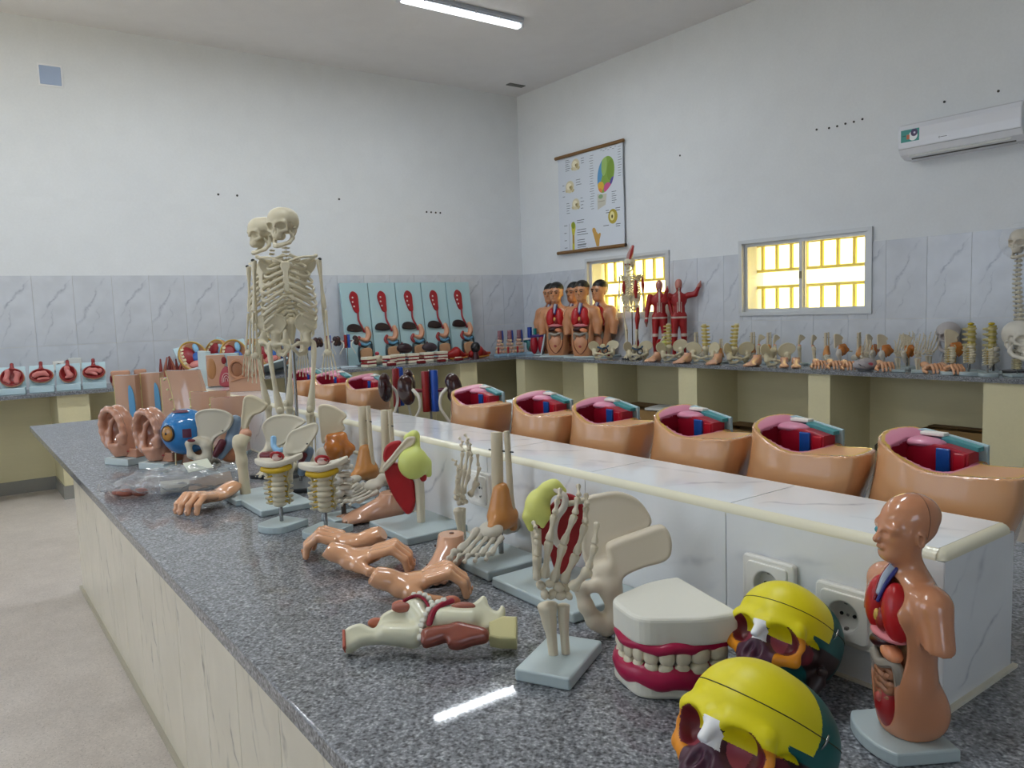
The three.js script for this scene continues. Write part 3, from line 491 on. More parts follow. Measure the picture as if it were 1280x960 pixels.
// --- human torso with open organs (faces +z) ---
function torsoField(adult) {
  const f = F(.016).e([0, .036, -.002], [.0405, .06, .031]).e([0, .09, -.001], [.0385, .05, .0265], null, .03).e([0, .145, -.002], [.046, .048, .032], null, .03).c([-.04, .168, -.005], [.04, .168, -.005], .019, .019, .02).c([0, .178, -.008], [0, .214, -.001], .018, .0155, .018);
  for (const s of [-1, 1]) f.c([s * .051, .166, -.004], [s * .061, .126, -.003], .018, .0165, .014).e([s * .019, .03, -.02], [.024, .032, .022], null, .012).e([s * .02, .15, .02], [.02, .018, .012], null, .012);
  if (adult) for (const s of [-1, 1]) f.c([s * .061, .128, -.003], [s * .059, .085, .0], .0165, .0135, .006);
  f.e([0, .25, -.006], [.0255, .0285, .0315], null, .008).e([0, .2575, -.0075], [.0272, .0262, .0325], null, .0015).e([0, .234, .009], [.0205, .027, .021], null, .016).c([-.005, .2135, .021], [.005, .2135, .021], .0065, .0065, .012).c([0, .243, .0285], [0, .2325, .0345], .003, .0046, .005).c([-.004, .2235, .0295], [.004, .2235, .0295], .003, .003, .003).c([-.017, .2475, .0225], [.017, .2475, .0225], .004, .004, .008);
  for (const s of [-1, 1]) f.e([s * .0255, .2355, -.004], [.0035, .0095, .0062], [0, s * .35, 0], .003);
  f.cut(); for (const s of [-1, 1]) f.e([s * .0095, .2405, .033], [.0062, .0035, .006], null, .003).e([s * .0275, .2355, -.002], [.0016, .006, .0035], [0, s * .35, 0], .002);
  f.b([0, -.05, 0], [.2, .05, .2], .001, null, 0);
  return f;
}
function torso(o) {
  const t = thing('torso_model', o.label, 'torso model', o.pos, o.turn, o.group);
  const f = torsoField(o.adult); f.cut(); f.e([0, .168, .038], [.036, .026, .034], null, .004).e([0, .115, .04], [.04, .07, .04], null, .004); if (!o.adult) f.e([0, .045, .04], [.026, .045, .03], null, .004); for (const s of [-1, 1]) f.b([s * .066, o.adult ? .068 : .108, 0], [.022, .014, .05], .001, [0, 0, s * -.25], 0); f.add();
  const g = nets(f, [-.088, -.005, -.055, .088, .288, .05], o.cell ?? .0022), y = o.base ?? 0, b = new THREE.Group();
  let main, heart; const put = (name, geo, mat, lab) => { geo.translate(0, y, 0); return P(/^(eye|hair|head_seam|blue_eye)/.test(name) ? main : name === 'heart_fat' ? heart : t, name, geo, mat, lab); };
  if (o.hair) { const s = split(g, (x, yy, z) => yy > .2545 + max(0, z - .012) * .35 && z < .029 && !(abs(x) > .0235 && yy < .246 && z > -.012) ? 'hair' : z < -.012 && yy > .232 ? 'hair' : 'body'); main = put('body', s.body, o.skin); put('hair', s.hair, M('#15130f', .5)); }
  else main = put('body', g, o.skin);
  const W = o.organs ?? {}; const ell = (c, r, k = 14) => sph(1, c[0], c[1], c[2], r[0], r[1], r[2], k);
  for (const s of [-1, 1]) put('lung', smooth(new THREE.SphereGeometry(1, 18, 14)).scale(.0185, .035, .017).rotateZ(s * .12).translate(s * .0175, .149, .0185), M(W.lung ?? '#b3161c', .3), 'red lung');
  heart = put('heart', ell([.004, .138, .0275], [.0105, .0145, .009]), M('#8c1f1a', .35)); put('heart_fat', ell([.001, .142, .0335], [.005, .008, .004], 10), OCHRE);
  put('trachea', tube([[0, .205, .008], [0, .187, .022], [0, .168, .03]], [.005, .0052, .0045], { rad: 10 }), M('#a9b3c4', .35));
  for (const s of [-1, 1]) put('great_vessel', tube([[s * .007, .2, .012], [s * .0065, .182, .0255], [s * .003, .16, .034]], .0024, { rad: 7 }), s > 0 ? M('#2a2f7a', .35) : M('#8a1220', .35));
  put('diaphragm', ell([0, .1185, .0165], [.031, .0075, .0185]), PINK);
  put('liver', smooth(new THREE.SphereGeometry(1, 16, 12)).scale(.022, .0095, .013).rotateZ(.25).translate(-.009, .1065, .0195), M('#3a1414', .3)); put('stomach', smooth(new THREE.SphereGeometry(1, 16, 12)).scale(.016, .0085, .011).rotateZ(-.25).translate(.012, .1, .022), M('#d98c63', .3));
  put('large_intestine', tube([[-.021, .05, .016], [-.024, .07, .0185], [-.021, .088, .0225], [0, .0835, .0285], [.021, .09, .0225], [.024, .07, .0185], [.02, .05, .016]], [.006, .0066, .0062, .0058, .0062, .0066, .0055], { rad: 9, seg: 30 }), M('#8d8478', .4));
  const sg = []; for (let k = 0; k < 34; k++) { const r = floor(k / 7), u = (k % 7) / 6, q = r % 2 ? 1 - u : u; sg.push([mix(-.0155, .0155, q) + .0012 * sin(k * 2.3), .079 - r * .0085 + .0022 * sin(k * 1.9), .026 - abs(q - .5) * .008]); }
  put('small_intestine', tube(sg, .0048, { rad: 7, seg: 120 }), M('#9c6a4c', .4));
  put('pelvic_muscle', ell([0, .033, .0115], [.025, .034, .02]), o.adult ? M('#c28a62', .3) : M('#9c1a1c', .35), o.adult ? 'flesh lower abdomen' : 'red lower muscle wall'); if (o.adult) for (const s of [-1, 1]) { put('eyebrow', tube([[s * .004, .2465, .0315], [s * .01, .2485, .0305], [s * .0165, .2465, .0255]], .0012, { rad: 5 }), M('#17120e', .6)); put('eye', sph(.0034, s * .0095, .2405, .0285, 1.3, .7, .8, 8), M('#1c1612', .3)); } if (o.adult) put('abdomen_outline', tube([[-.026, .075, .022], [-.027, .05, .024], [-.014, .024, .0275], [0, .014, .027], [.014, .024, .0275], [.027, .05, .024], [.026, .075, .022]], .0016, { rad: 6, seg: 30 }), M('#6a2a20', .4)); put('bladder', ell([0, .042, .03], [.006, .006, .004], 12), M('#b3524a', .35));
  if (o.seam) { const fn = torsoField().f(), pts = []; for (let i = 0; i < 26; i++) { const a = mix(-1.9, 1.9, i / 25); let r = .05; for (let k = 0; k < 50; k++) { const d = fn(sin(a) * r, .243 + cos(a) * r, -.013); if (d < .0002) break; r -= d * .8; } pts.push([sin(a) * r, .243 + cos(a) * r, -.013]); } put('head_seam', tube(pts, .00055, { rad: 5, seg: 60 }), M('#8a5a3c', .6)); put('blue_eye', sph(.0042, -.0095, .2405, .027, 1, 1, 1, 12), M('#3f8f9a', .2)); }
  return t;
}
{
  const t = torso({ label: 'small half-open torso on pale base beside the shelf end', pos: [-4.993, CT, 7.318], turn: -2.12, skin: M('#c78863', .18, { clearcoat: .6, clearcoatRoughness: .08 }), cell: .0019, base: .0165, seam: true });
  const pl = []; for (let i = 0; i <= 14; i++) { const a = mix(-1.1, 1.1, i / 14); pl.push([.05 * sin(a) / sin(1.1), .052 + .016 * (cos(a) - 1) / (1 - cos(1.1))]); } pl.push([.05, -.038], [-.05, -.038]);
  const g = plate(pl.map(([a, b]) => [-a, b]), .016, .0025).rotateX(PI / 2).translate(0, .008, 0); P(t, 'base', g, BASE); 
}

// --- giant dental cast: upper and lower arch (front faces +z) ---
{
  const t = thing('dental_arch_model', 'large white dental cast with crimson gums and full teeth', 'dental model', [-5.080, CT, 7.030], -1.86);
  const foot = (k) => { const V0 = [[-.079, -.064], [-.079, -.012], [-.042, .074], [.042, .074], [.079, -.012], [.079, -.064]].map(([x, z]) => [x * k, z * k]), o = []; V0.forEach((p, n) => { const a = V0[(n + 5) % 6], b = V0[(n + 1) % 6], r = n === 0 || n === 5 ? .01 : .026, da = hypot(a[0] - p[0], a[1] - p[1]), db = hypot(b[0] - p[0], b[1] - p[1]), A = [mix(p[0], a[0], r / da), mix(p[1], a[1], r / da)], B = [mix(p[0], b[0], r / db), mix(p[1], b[1], r / db)]; for (let q = 0; q <= 6; q++) { const t = q / 6; o.push([(1 - t) ** 2 * A[0] + 2 * t * (1 - t) * p[0] + t * t * B[0], (1 - t) ** 2 * A[1] + 2 * t * (1 - t) * p[1] + t * t * B[1]]); } }); return o; };
  const blk = (k, h, y) => smoothTop(plate(foot(k).map(([a, b]) => [a, -b]), h, .006, false, { bs: 3 }).rotateX(-PI / 2).translate(0, y + h / 2, 0));
  const plas = M('#e4e2d6', .5); const uc = P(t, 'upper_cast', blk(1, .040, .0735), plas), lc = P(t, 'lower_cast', blk(1.0, .028, 0), plas);
  const arch = (k, n) => (i) => { const a = mix(-1, 1, i / (n - 1)), s = abs(a); const x = .061 * k * Math.sign(a) * sin(min(s * 1.75, 1) * PI / 2), z = s < .571 ? .062 * k * cos(s / .571 * PI / 2) : -.055 * ((s - .571) / .429); return [x, z, Math.atan2(s < .571 ? sin(s / .571 * PI / 2) * Math.sign(a) : Math.sign(a), s < .571 ? cos(s / .571 * PI / 2) : 0), s > .6 ? 1.28 : s > .35 ? 1.12 : .98]; };
  const gum = (k, y, r, fl) => { const pts = []; for (let i = 0; i < 25; i++) { const q = arch(k, 25)(i); pts.push([q[0], y + .0022 * sin(i * 1.9), q[1] + .004]); } return tube(pts, r, { rad: 12, seg: 72, up: [0, 1, 0], flat: fl }); };
  const gm = M('#b00f48', .32); P(uc, 'upper_gum', gum(1.05, .0705, .0095, .9), gm, 'crimson upper gum'); P(lc, 'lower_gum', gum(1.045, .0285, .0125, 1.3), gm, 'crimson lower gum');
  const tm = M('#e2d9bf', .28), W = [.0168, .0158, .0182, .019, .019, .026, .0255];
  for (const [k, y, h, name, f] of [[1.08, .0585, .022, 'upper_tooth', 1], [1.07, .041, .0195, 'lower_tooth', .96]]) { const pts = []; for (let i = 0; i <= 120; i++) { const q = arch(k, 241)(120 + i); pts.push([q[0], q[1] + .003]); } const L = [0]; for (let i = 1; i < pts.length; i++) L.push(L[i - 1] + hypot(pts[i][0] - pts[i - 1][0], pts[i][1] - pts[i - 1][1])); const sc = L[120] / W.reduce((p, c) => p + c, 0) * .985; let at0 = 0;
    W.forEach((w0, n) => { const w = w0 * sc, mid = at0 + w / 2 * (name === 'lower_tooth' ? .9 : 1); at0 += w; let i = L.findIndex((v) => v >= mid); if (i < 1) i = 120; const p = pts[i], d = [pts[i][0] - pts[i - 1][0], pts[i][1] - pts[i - 1][1]], ang = Math.atan2(-d[1], d[0]); for (const s of [-1, 1]) { const m = P(name === 'upper_tooth' ? uc : lc, name, toothGeo, tm); m.scale.set(w * .99, h * (n === 2 ? 1.1 : 1), n > 4 ? .02 : .0125); m.position.set(s * p[0], y, p[1]); m.rotation.y = s * ang; } }); }
  P(t, 'hinge', rbx(.03, .05, .012, .035, .055, -.058, .003), M('#26272a', .4)); P(t, 'hinge', rbx(.03, .05, .012, -.035, .055, -.058, .003), M('#26272a', .4));
}
function smoothTop(g) { return g; }

// --- skeleton of the hand on its stand (palm to +z), traced joint by joint ---
function handSkeleton(label, pos, turn, group, o = {}) {
  const t = thing('hand_skeleton', label, 'hand skeleton', pos, turn, group), X = (c) => (c[0] - 235) / 3400, Y = (c) => (990 - c[1]) / 3350 + .019, q = (c, z = 0) => [X(c), Y(c), z], rad = o.rad ?? 8, m = o.mat ?? BONE;
  const fin = [[[130, 600], [128, 472], [133, 385], [131, 342], [120, 308]], [[168, 590], [192, 402], [222, 272], [245, 203], [265, 156]], [[214, 612], [262, 424], [322, 280], [345, 198], [355, 140]], [[262, 620], [326, 478], [372, 330], [386, 248], [392, 188]], [[296, 640], [374, 540], [405, 418], [425, 312]]];
  fin.forEach((f, i) => { for (let k = 0; k < f.length - 1; k++) { const a = f[k], b = f[k + 1], z0 = .004 + .010 * sin(k * .8) + (i === 4 ? .014 : 0), z1 = .004 + .010 * sin((k + 1) * .8) + (i === 4 ? .018 : 0) - (k > 1 ? .004 : 0), r = [.0052, .0044, .0037, .0029][min(k + (i === 4 ? 0 : 0), 3)] * (i === 0 ? .85 : i === 4 && k === 0 ? 1.25 : 1), A = q(a, z0), B = q(b, z1), e = .003; const dx = B[0] - A[0], dy = B[1] - A[1], L = hypot(dx, dy); P(t, k === 0 ? 'metacarpal' : 'phalanx', bone([A[0] + dx / L * e, A[1] + dy / L * e, A[2]], [B[0] - dx / L * e, B[1] - dy / L * e, B[2]], r, rad), m); } });
  for (const [cx, cy, s] of [[150, 632, 1], [195, 622, .95], [235, 640, 1.15], [275, 655, .95], [165, 672, .95], [205, 680, 1.05], [245, 686, 1.15], [285, 690, .8]]) P(t, 'carpal', smooth(new THREE.IcosahedronGeometry(1, 2)).scale(.0085 * s, .0066 * s, .0075).rotateZ(cx).translate(...q([cx, cy], .004 + .003 * sin(cx))), m);
  P(t, 'radius_bone', tube([q([180, 735]), q([185, 800]), q([196, 900]), q([203, 1000])], [.0155, .0118, .0078, .0074], { rad: 12, cap: .35, flat: .8 }), m); P(t, 'ulna_bone', tube([q([262, 745]), q([260, 800]), q([262, 900]), q([266, 1000])], [.0095, .0085, .0066, .0064], { rad: 12, cap: .35, flat: .9 }), m);
  if (o.base !== false) basePlate(t, o.bw ?? .125, o.bd ?? .08, .019, 0, 0, o.bt ?? AL - .55);
  return t;
}
const hs = handSkeleton('hand skeleton on pale base standing in front beside the dental cast', [-5.177, CT, 6.903], FC + .12, 'hand skeletons', { bt: 1.0, bw: .135, bd: .085 });
{ const c = copy(hs, 'hand skeleton seen edge-on behind the ankle model, by the shelf', [-4.965, CT, 6.305], FC + 1.1); c.scale.set(.85, .93, .85); }
// ---------- sockets in the shelf front ----------
for (const [y, z, l] of [[.982, 7.068, 'white socket in the shelf front above the farther coloured skull, left of two'], [.972, 7.192, 'white socket in the shelf front behind the small torso, right of two'], [1.0, 6.29, 'white socket in the shelf front hidden behind the ankle model']]) wallSocket('bench_socket', l, [SX0, y, z], -PI / 2);

const tr = (ox, oy, s, y0 = 0, fy = 1) => (c, z = 0) => [(c[0] - ox) / s, (oy - c[1]) / s / fy + y0, z];
const out = (q, pts) => pts.map((p) => q(p).slice(0, 2));
const turned = (g, yaw, pos = [0, 0, 0]) => g.rotateY(yaw).translate(...pos);

// --- large hip bone leaning by the shelf ---
{
  const t = thing('hip_bone', 'large cream hip bone leaning against the shelf behind the dental cast', 'bone model', [-5.055, CT + .001, 6.868], FC), q = tr(440, 930, 3250, 0);
  const fan = out(q, [[380, 275], [460, 250], [560, 246], [650, 285], [705, 350], [726, 415], [640, 480], [520, 520], [450, 620], [385, 650], [345, 560], [355, 400]]), blk = out(q, [[465, 495], [520, 468], [640, 432], [765, 404], [802, 450], [802, 540], [770, 578], [640, 612], [545, 655], [505, 720], [455, 710], [446, 625], [472, 570]]);
  const f = F(.014).slab(fan, .0045, (x, y) => -.035 - 1.2 * (x - .02) ** 2 - .22 * (y - .1), .0035).slab(blk, .011, (x, y) => -.006 - .25 * (y - .09), .002).c(q([440, 640], -.012), q([470, 720], 0), .02, .017);
  f.ch([q([318, 690], .006), q([390, 682], .008), q([462, 690], .004)], [.0075, .0085, .013], .008).ch([q([318, 695], .006), q([345, 790], .006), q([390, 872], .004), q([450, 905], 0)], [.0105, .011, .013, .0155], .01).ch([q([480, 700], 0), q([500, 790], 0), q([505, 860], 0), q([450, 905], 0)], [.014, .0145, .017, .0155], .01);
  P(t, 'hip_bone_body', nets(f, [-.06, -.02, -.12, .13, .225, .04], .0032), M('#d6cab4', .5)); drop(t, CT + .0005);
}
// --- shoulder joint models with muscles ---
{
  const t = thing('shoulder_model', 'red and yellow shoulder muscle model behind the front hand skeleton', 'shoulder model', [-4.992, CT, 6.612], FC), q = tr(85, 535, 2760, .019, .95);
  basePlate(t, .165, .24, .019, .05, .048, AL);
  P(t, 'subscapular_muscle', nets(F(.01).slab(out(q, [[60, 292], [120, 240], [175, 180], [250, 128], [325, 160], [362, 290], [320, 450], [255, 540], [203, 572], [175, 500], [150, 420], [95, 355]]), .009, (x, y) => -.012 + .9 * (x - .05) ** 2), [-.03, -.03, -.05, .13, .2, .04], .003), M('#9c0f16', .5), 'deep red muscle');
  P(t, 'shoulder_muscle', nets(F(.014).e(q([98, 180], .004), [.024, .03, .027]).c(q([48, 230], .008), q([60, 285], .01), .011, .006).c(q([130, 220], .016), q([122, 270], .018), .012, .004).c(q([120, 135], 0), q([165, 90], .006), .015, .012).ch([q([150, 92], .01), q([190, 76], .01), q([238, 102], .008)], [.013, .010, .006]), [-.045, .04, -.035, .08, .205, .05], .0026), YELLOW, 'pale yellow muscle');
  P(t, 'scapular_ridge', tube([q([190, 85], .02), q([238, 118], .026), q([236, 165], .028), q([192, 225], .03), q([178, 300], .028), q([190, 345], .026), q([228, 378], .02)], [.006, .0085, .0095, .0095, .0085, .008, .009], { rad: 10, flat: .7, seg: 30 }), M('#ddd3c4', .4));
  P(t, 'collar_bone', tube([q([250, 175], .0), q([300, 160], .01), q([340, 150], .012)], [.006, .005, .006], { rad: 8 }), BONE); P(t, 'humerus', tube([q([88, 300], -.004), q([90, 400], -.004), q([86, 535], -.004)], [.011, .0095, .0085], { rad: 12, cap: .3 }), BONE);
}
{
  const t = thing('shoulder_model', 'red and lime shoulder muscle model on square base between two foot models', 'shoulder model', [-4.965, CT, 6.118], FC), q = tr(690, 680, 2060, .019, .95);
  basePlate(t, .185, .20, .019, 0, 0, AL);
  P(t, 'lower_muscle', nets(F(.01).slab(out(q, [[522, 402], [590, 392], [650, 450], [668, 540], [655, 620], [625, 642], [580, 590], [535, 500]]), .011, (x, y) => -.004 + .8 * (x + .05) ** 2), [-.1, -.01, -.04, .02, .18, .04], .0032), M('#a80d15', .5), 'deep red muscle');
  P(t, 'upper_muscle', nets(F(.01).slab(out(q, [[512, 385], [520, 320], [560, 292], [604, 292], [585, 345], [540, 395]]), .01, () => -.018), [-.1, .1, -.05, .0, .225, .03], .0034), M('#a80d15', .5), 'deep red muscle');
  P(t, 'scapular_spine', nets(F(.008).slab(out(q, [[512, 405], [560, 350], [620, 285], [650, 262], [685, 262], [680, 295], [620, 335], [560, 395], [522, 425]]), .007, () => .008, .003), [-.1, .1, -.03, .02, .24, .04], .003), M('#d8cbb4', .42));
  P(t, 'shoulder_muscle', nets(F(.012).e(q([668, 388], .012), [.037, .04, .032]).c(q([725, 400], .0), q([738, 450], -.004), .016, .008).ch([q([645, 275], -.002), q([675, 262], 0), q([688, 300], .004)], [.012, .011, .008]), [-.07, .07, -.045, .05, .245, .06], .003), M('#d2da78', .4), 'lime yellow muscle');
  P(t, 'tendon_stub', sph(.009, ...q([712, 462], .004), 1, 1.2, 1, 10), RED); P(t, 'humerus', tube([q([688, 430], -.004), q([690, 560], -.002), q([690, 680], 0)], [.013, .0115, .010], { rad: 12, cap: .3 }), BONE);
}
// --- foot and ankle skeletons on rods (toes towards +x before turning) ---
function footSkeleton(label, pos, turn, yaw, o = {}) {
  const t = thing('foot_skeleton', label, 'foot model', pos, turn, 'foot skeletons'), w = (g) => turned(g, yaw), y = .062, fm = o.mat ?? M('#c9c2b2', .5);
  P(t, 'tibia', w(tube([[0, .105, .004], [-.002, .15, .004], [-.004, .275, .002]], [.0195, .0125, .0125], { rad: 14, cap: 0, seg: 10 })), BONE2); P(t, 'fibula', w(tube([[-.006, .095, -.024], [-.005, .15, -.024], [-.006, .278, -.02]], [.0105, .0068, .0065], { rad: 10, cap: 0, seg: 10 })), BONE2);
  for (const yy of [.235]) P(t, 'pin', w(tube([[-.004, yy, -.034], [-.004, yy + .003, .022]], .0016, { rad: 6 })), M('#33363a', .4, { metalness: .7 }));
  P(t, 'tarsus', w(nets(F(.01).e([-.035, y + .012, 0], [.03, .024, .019]).e([.004, y + .03, 0], [.027, .02, .021]).e([.045, y + .018, 0], [.026, .016, .027], [0, 0, -.25]).c([-.055, y + .006, 0], [-.06, y + .0, 0], .018, .016), [-.09, .03, -.04, .08, .13, .04], .0035)), fm);
  if (o.lig) P(t, 'ligament_sleeve', w(nets(F(.012).c([.0, .152, -.006], [.002, .1, -.004], .019, .03).c([.004, .098, -.006], [.05, .084, -.004], .022, .012).c([-.01, .1, -.02], [-.025, .07, -.018], .016, .009), [-.05, .05, -.045, .075, .175, .04], .0035)), LIG, 'amber ligaments');
  for (let i = 0; i < 5; i++) { const z = mix(.026, -.03, i / 4), s = i ? 1 : 1.45, L = [.118, .128, .125, .118, .108][i], yb = y + .018 - i * .003, yt = .05 + (i ? 0 : .003); const A = [.06 - i * .003, yb, z * .85], B = [L, yt + .005, z * 1.12], C = [L + .026 - i * .002, yt + .008, z * 1.16], D = [L + .046 - i * .005, yt, z * 1.15]; P(t, 'metatarsal', w(bone(A, B, .0052 * s)), fm); P(t, 'toe_bone', w(bone(B, C, .0041 * s)), fm); P(t, 'toe_bone', w(bone(C, D, .0036 * s)), fm); }
  P(t, 'rod', tube([[0, .017, 0], [0, .08, 0]], .0055, { rad: 10, cap: 0 }), STEEL); basePlate(t, o.bw ?? .13, o.bd ?? .15, .019, o.bx ?? 0, o.bz ?? 0, AL); return t;
}
footSkeleton('foot skeleton with amber ankle ligaments beside the front shoulder model', [-4.962, CT, 6.452], FC, -2.02, { lig: true, bx: -.012, bz: .018, bw: .14, bd: .15 });
footSkeleton('foot skeleton with amber ligaments standing farther back by the shelf', [-4.95, CT, 5.785], FC, -2.3, { lig: true, bw: .09, bd: .1 });
footSkeleton('plain foot skeleton without ligaments between ankle model and shoulder model', [-4.945, CT, 5.91], FC, -2.45, { bw: .09, bd: .1 });

// --- solid foot and hand models in glossy flesh-coloured plastic ---
const gloss = (c) => M(c, .22, { clearcoat: .9, clearcoatRoughness: .06 });
{
  const f = F(.02).e([-.05, .028, 0], [.036, .03, .027]).c([-.042, .04, 0], [-.046, .12, 0], .031, .034).c([-.03, .05, 0], [.06, .022, .004], .033, .021).e([.07, .017, .002], [.042, .017, .042]).e([.0, .02, 0], [.06, .02, .026]);
  for (let i = 0; i < 5; i++) { const z = mix(.03, -.032, i / 4), L = [.118, .118, .112, .104, .094][i], r = i ? .0085 - i * .0004 : .0125; f.c([.085 - i * .005, .015, z], [L, .0105, z * 1.02], r * 1.05, r, .006); }
  f.cut().b([0, -.03, 0], [.3, .03, .3], .001, null, 0).b([-.045, .116, 0], [.09, .03, .09], .001, null, 0);
  const g = nets(f, [-.1, -.004, -.055, .14, .11, .055], .0036);
  const t = thing('foot_model', 'flesh-coloured foot model with cut ankle behind the front pair of hands', 'foot model', [-5.085, CT, 6.43], -2.5, 'solid foot models'); const fb = P(t, 'foot_body', g, gloss('#d9a484')); P(fb, 'ankle_hole', new THREE.CylinderGeometry(.006, .006, .003, 12).translate(-.046, .0865, 0), M('#5a3524', .6));
  const dots = []; for (const [x, y, z] of [[.02, .052, .02], [.045, .044, .012], [-.0, .066, .026], [.06, .038, .024], [.075, .034, -.01], [-.055, .075, .032], [-.02, .04, .034]]) P(fb, 'acupoint', sph(.0026, x, y, z, 1, 1, 1, 8), M('#4a2a20', .6));
  t.scale.setScalar(.82);
  copy(t, 'flesh-coloured foot model lying behind the hands near the spine stands', [-5.005, CT, 5.965], 2.85);
}
{
  const f = F(.013).e([.015, .046, 0], [.05, .023, .028], [0, 0, -.32]).e([.072, .037, 0], [.046, .019, .037], [0, 0, .12]).c([.04, .03, .018], [.07, .022, .034], .018, .014);
  const fin = [[-.031, .9, 0], [-.0115, 1.03, .004], [.0095, 1.06, .005], [.0275, .98, .002]];
  for (const [z, L, u] of fin) f.ch([[.098, .045 + u, z], [.098 + .044 * L, .056 + u, z * 1.12], [.098 + .072 * L, .036, z * 1.2], [.098 + .078 * L, .0105, z * 1.22]], [.0115, .0098, .0088, .0078], .005);
  f.ch([[.062, .026, .036], [.092, .0165, .05], [.122, .0105, .048]], [.0135, .0105, .009], .006);
  f.cut().b([0, -.03, 0], [.3, .03, .3], .001, null, 0).b([-.075, .075, 0], [.06, .06, .08], .001, [0, 0, -.62], 0);
  const g = nets(f, [-.06, -.004, -.06, .19, .085, .07], .003);
  const nail = (t) => { for (const [z, L] of fin) { const m = P(t, 'fingernail', sph(.0052, 0, 0, 0, .35, 1, .9, 8), M('#e9b795', .15)); m.position.set(.098 + .0855 * L, .018, z * 1.22); } };
  const t = thing('hand_model', 'flesh-coloured hand model nearest, arching over the dissected jaw', 'hand model', [-5.262, CT, 6.488], -.5, 'solid hand models'); nail(P(t, 'hand_body', g, gloss('#e0a67c'))); P(t, 'wrist_hole', new THREE.CylinderGeometry(.004, .004, .003, 12).rotateZ(.62 + PI / 2 - PI / 2).translate(-.004, .062, 0), M('#6a3a22', .6)); t.scale.setScalar(.9);
  copy(t, 'flesh-coloured hand model in the middle of the three in a row', [-5.262, CT, 6.275], -.62); copy(t, 'flesh-coloured hand model with wrist to the right, farthest of the three', [-5.14, CT, 6.235], 2.42); copy(t, 'flesh-coloured hand model alone in front of the clear plastic bag', [-5.225, CT, 5.47], -2.65).scale.set(1, .85, 1);
}
// --- dissected jaw pieces lying on the granite ---
{
  const t = thing('jaw_section_model', 'dissected upper and lower jaw model with brown muscle lying on the granite', 'jaw model', [-5.30, CT, 6.735], FC - .02);
  t.scale.set(1, 1, 1); const q = tr(505, 690, 3080, 0, .96), o2 = (l) => out(q, l), tip = (g) => g.rotateX(-.82).translate(0, .004, .02), bm = M('#dfdcc0', .3, { clearcoat: .3 }), gumM = M('#8e1530', .3), tw = M('#e2e0d2', .28), mus = M('#8e4a3a', .3, { clearcoat: .3 });
  P(t, 'lower_jaw', tip(nets(F(.012).slab(o2([[86, 575], [165, 542], [235, 566], [265, 505], [320, 478], [400, 452], [455, 440], [495, 470], [470, 505], [462, 560], [462, 630], [430, 650], [330, 636], [250, 628], [170, 636], [102, 668]]), .013, (x, y) => -.004 + .12 * (y - .05), .002).c(q([300, 600], .01), q([440, 610], .012), .012, .014).c(q([420, 480], .008), q([470, 540], .012), .012, .012), [-.15, -.005, -.03, .01, .1, .035], .003)), bm);
  P(t, 'cut_face', tip(plate(o2([[84, 580], [96, 580], [110, 660], [98, 668]]), .02, .001)), M('#c0604a', .5));
  P(t, 'upper_jaw', tip(nets(F(.012).slab(o2([[472, 570], [490, 515], [540, 478], [620, 462], [700, 468], [735, 448], [760, 428], [778, 440], [790, 478], [830, 505], [850, 478], [868, 490], [866, 535], [845, 570], [790, 600], [700, 600], [600, 600], [520, 615], [480, 630]]), .014, (x, y) => -.002 + .1 * (y - .05), .002).c(q([560, 540], .012), q([700, 545], .012), .016, .014), [-.02, -.005, -.03, .13, .1, .04], .003)), bm);
  P(t, 'yellow_block', tip(plate(o2([[792, 575], [860, 548], [926, 552], [921, 660], [840, 656], [792, 645]]), .042, .003)), M('#d8cf98', .4));
  P(t, 'chewing_muscle', tip(nets(F(.012).slab(o2([[475, 605], [600, 582], [640, 570], [690, 582], [790, 615], [788, 655], [720, 672], [650, 690], [602, 682], [590, 656], [545, 666], [480, 676]]), .015, () => .014), [-.02, -.005, -.02, .11, .05, .045], .003)), mus, 'brown chewing muscle');
  for (const [cx, cy, aa, bb] of [[365, 488, .016, .0085], [665, 492, .02, .007]]) P(t, 'salivary_gland', tip(sph(1, ...q([cx, cy], .016), aa, bb, .007, 14)), M('#a4604e', .35));
  for (const [cx, cy] of [[600, 434], [240, 535], [350, 450]]) P(t, 'tongue_stub', tip(sph(1, ...q([cx, cy], -.004), .015, .008, .012, 14)), M('#b8694e', .3));
  P(t, 'gum', tip(tube([q([375, 448], .012), q([430, 432], .016), q([470, 450], .018), q([500, 492], .016)], .0042, { rad: 8, flat: .6 })), gumM); P(t, 'gum', tip(tube([q([510, 585], .026), q([525, 530], .026), q([560, 490], .022), q([612, 465], .018)], .0052, { rad: 8, flat: .6 })), gumM);
  const tooth = (cx, cy, z, s) => P(t, 'tooth', tip(rb(.0095 * s, .009 * s, .011, .0035, 3).translate(...q([cx, cy], z))), tw);
  for (const [cx, cy] of [[420, 424], [448, 420], [474, 428], [494, 444], [508, 466], [512, 490]]) tooth(cx, cy, .013, .95); for (const [cx, cy] of [[468, 640], [466, 612], [468, 586], [474, 560], [484, 534], [500, 510], [520, 490], [544, 474], [570, 464]]) tooth(cx, cy, .018, 1.05);
  drop(t, CT + .0005);
}
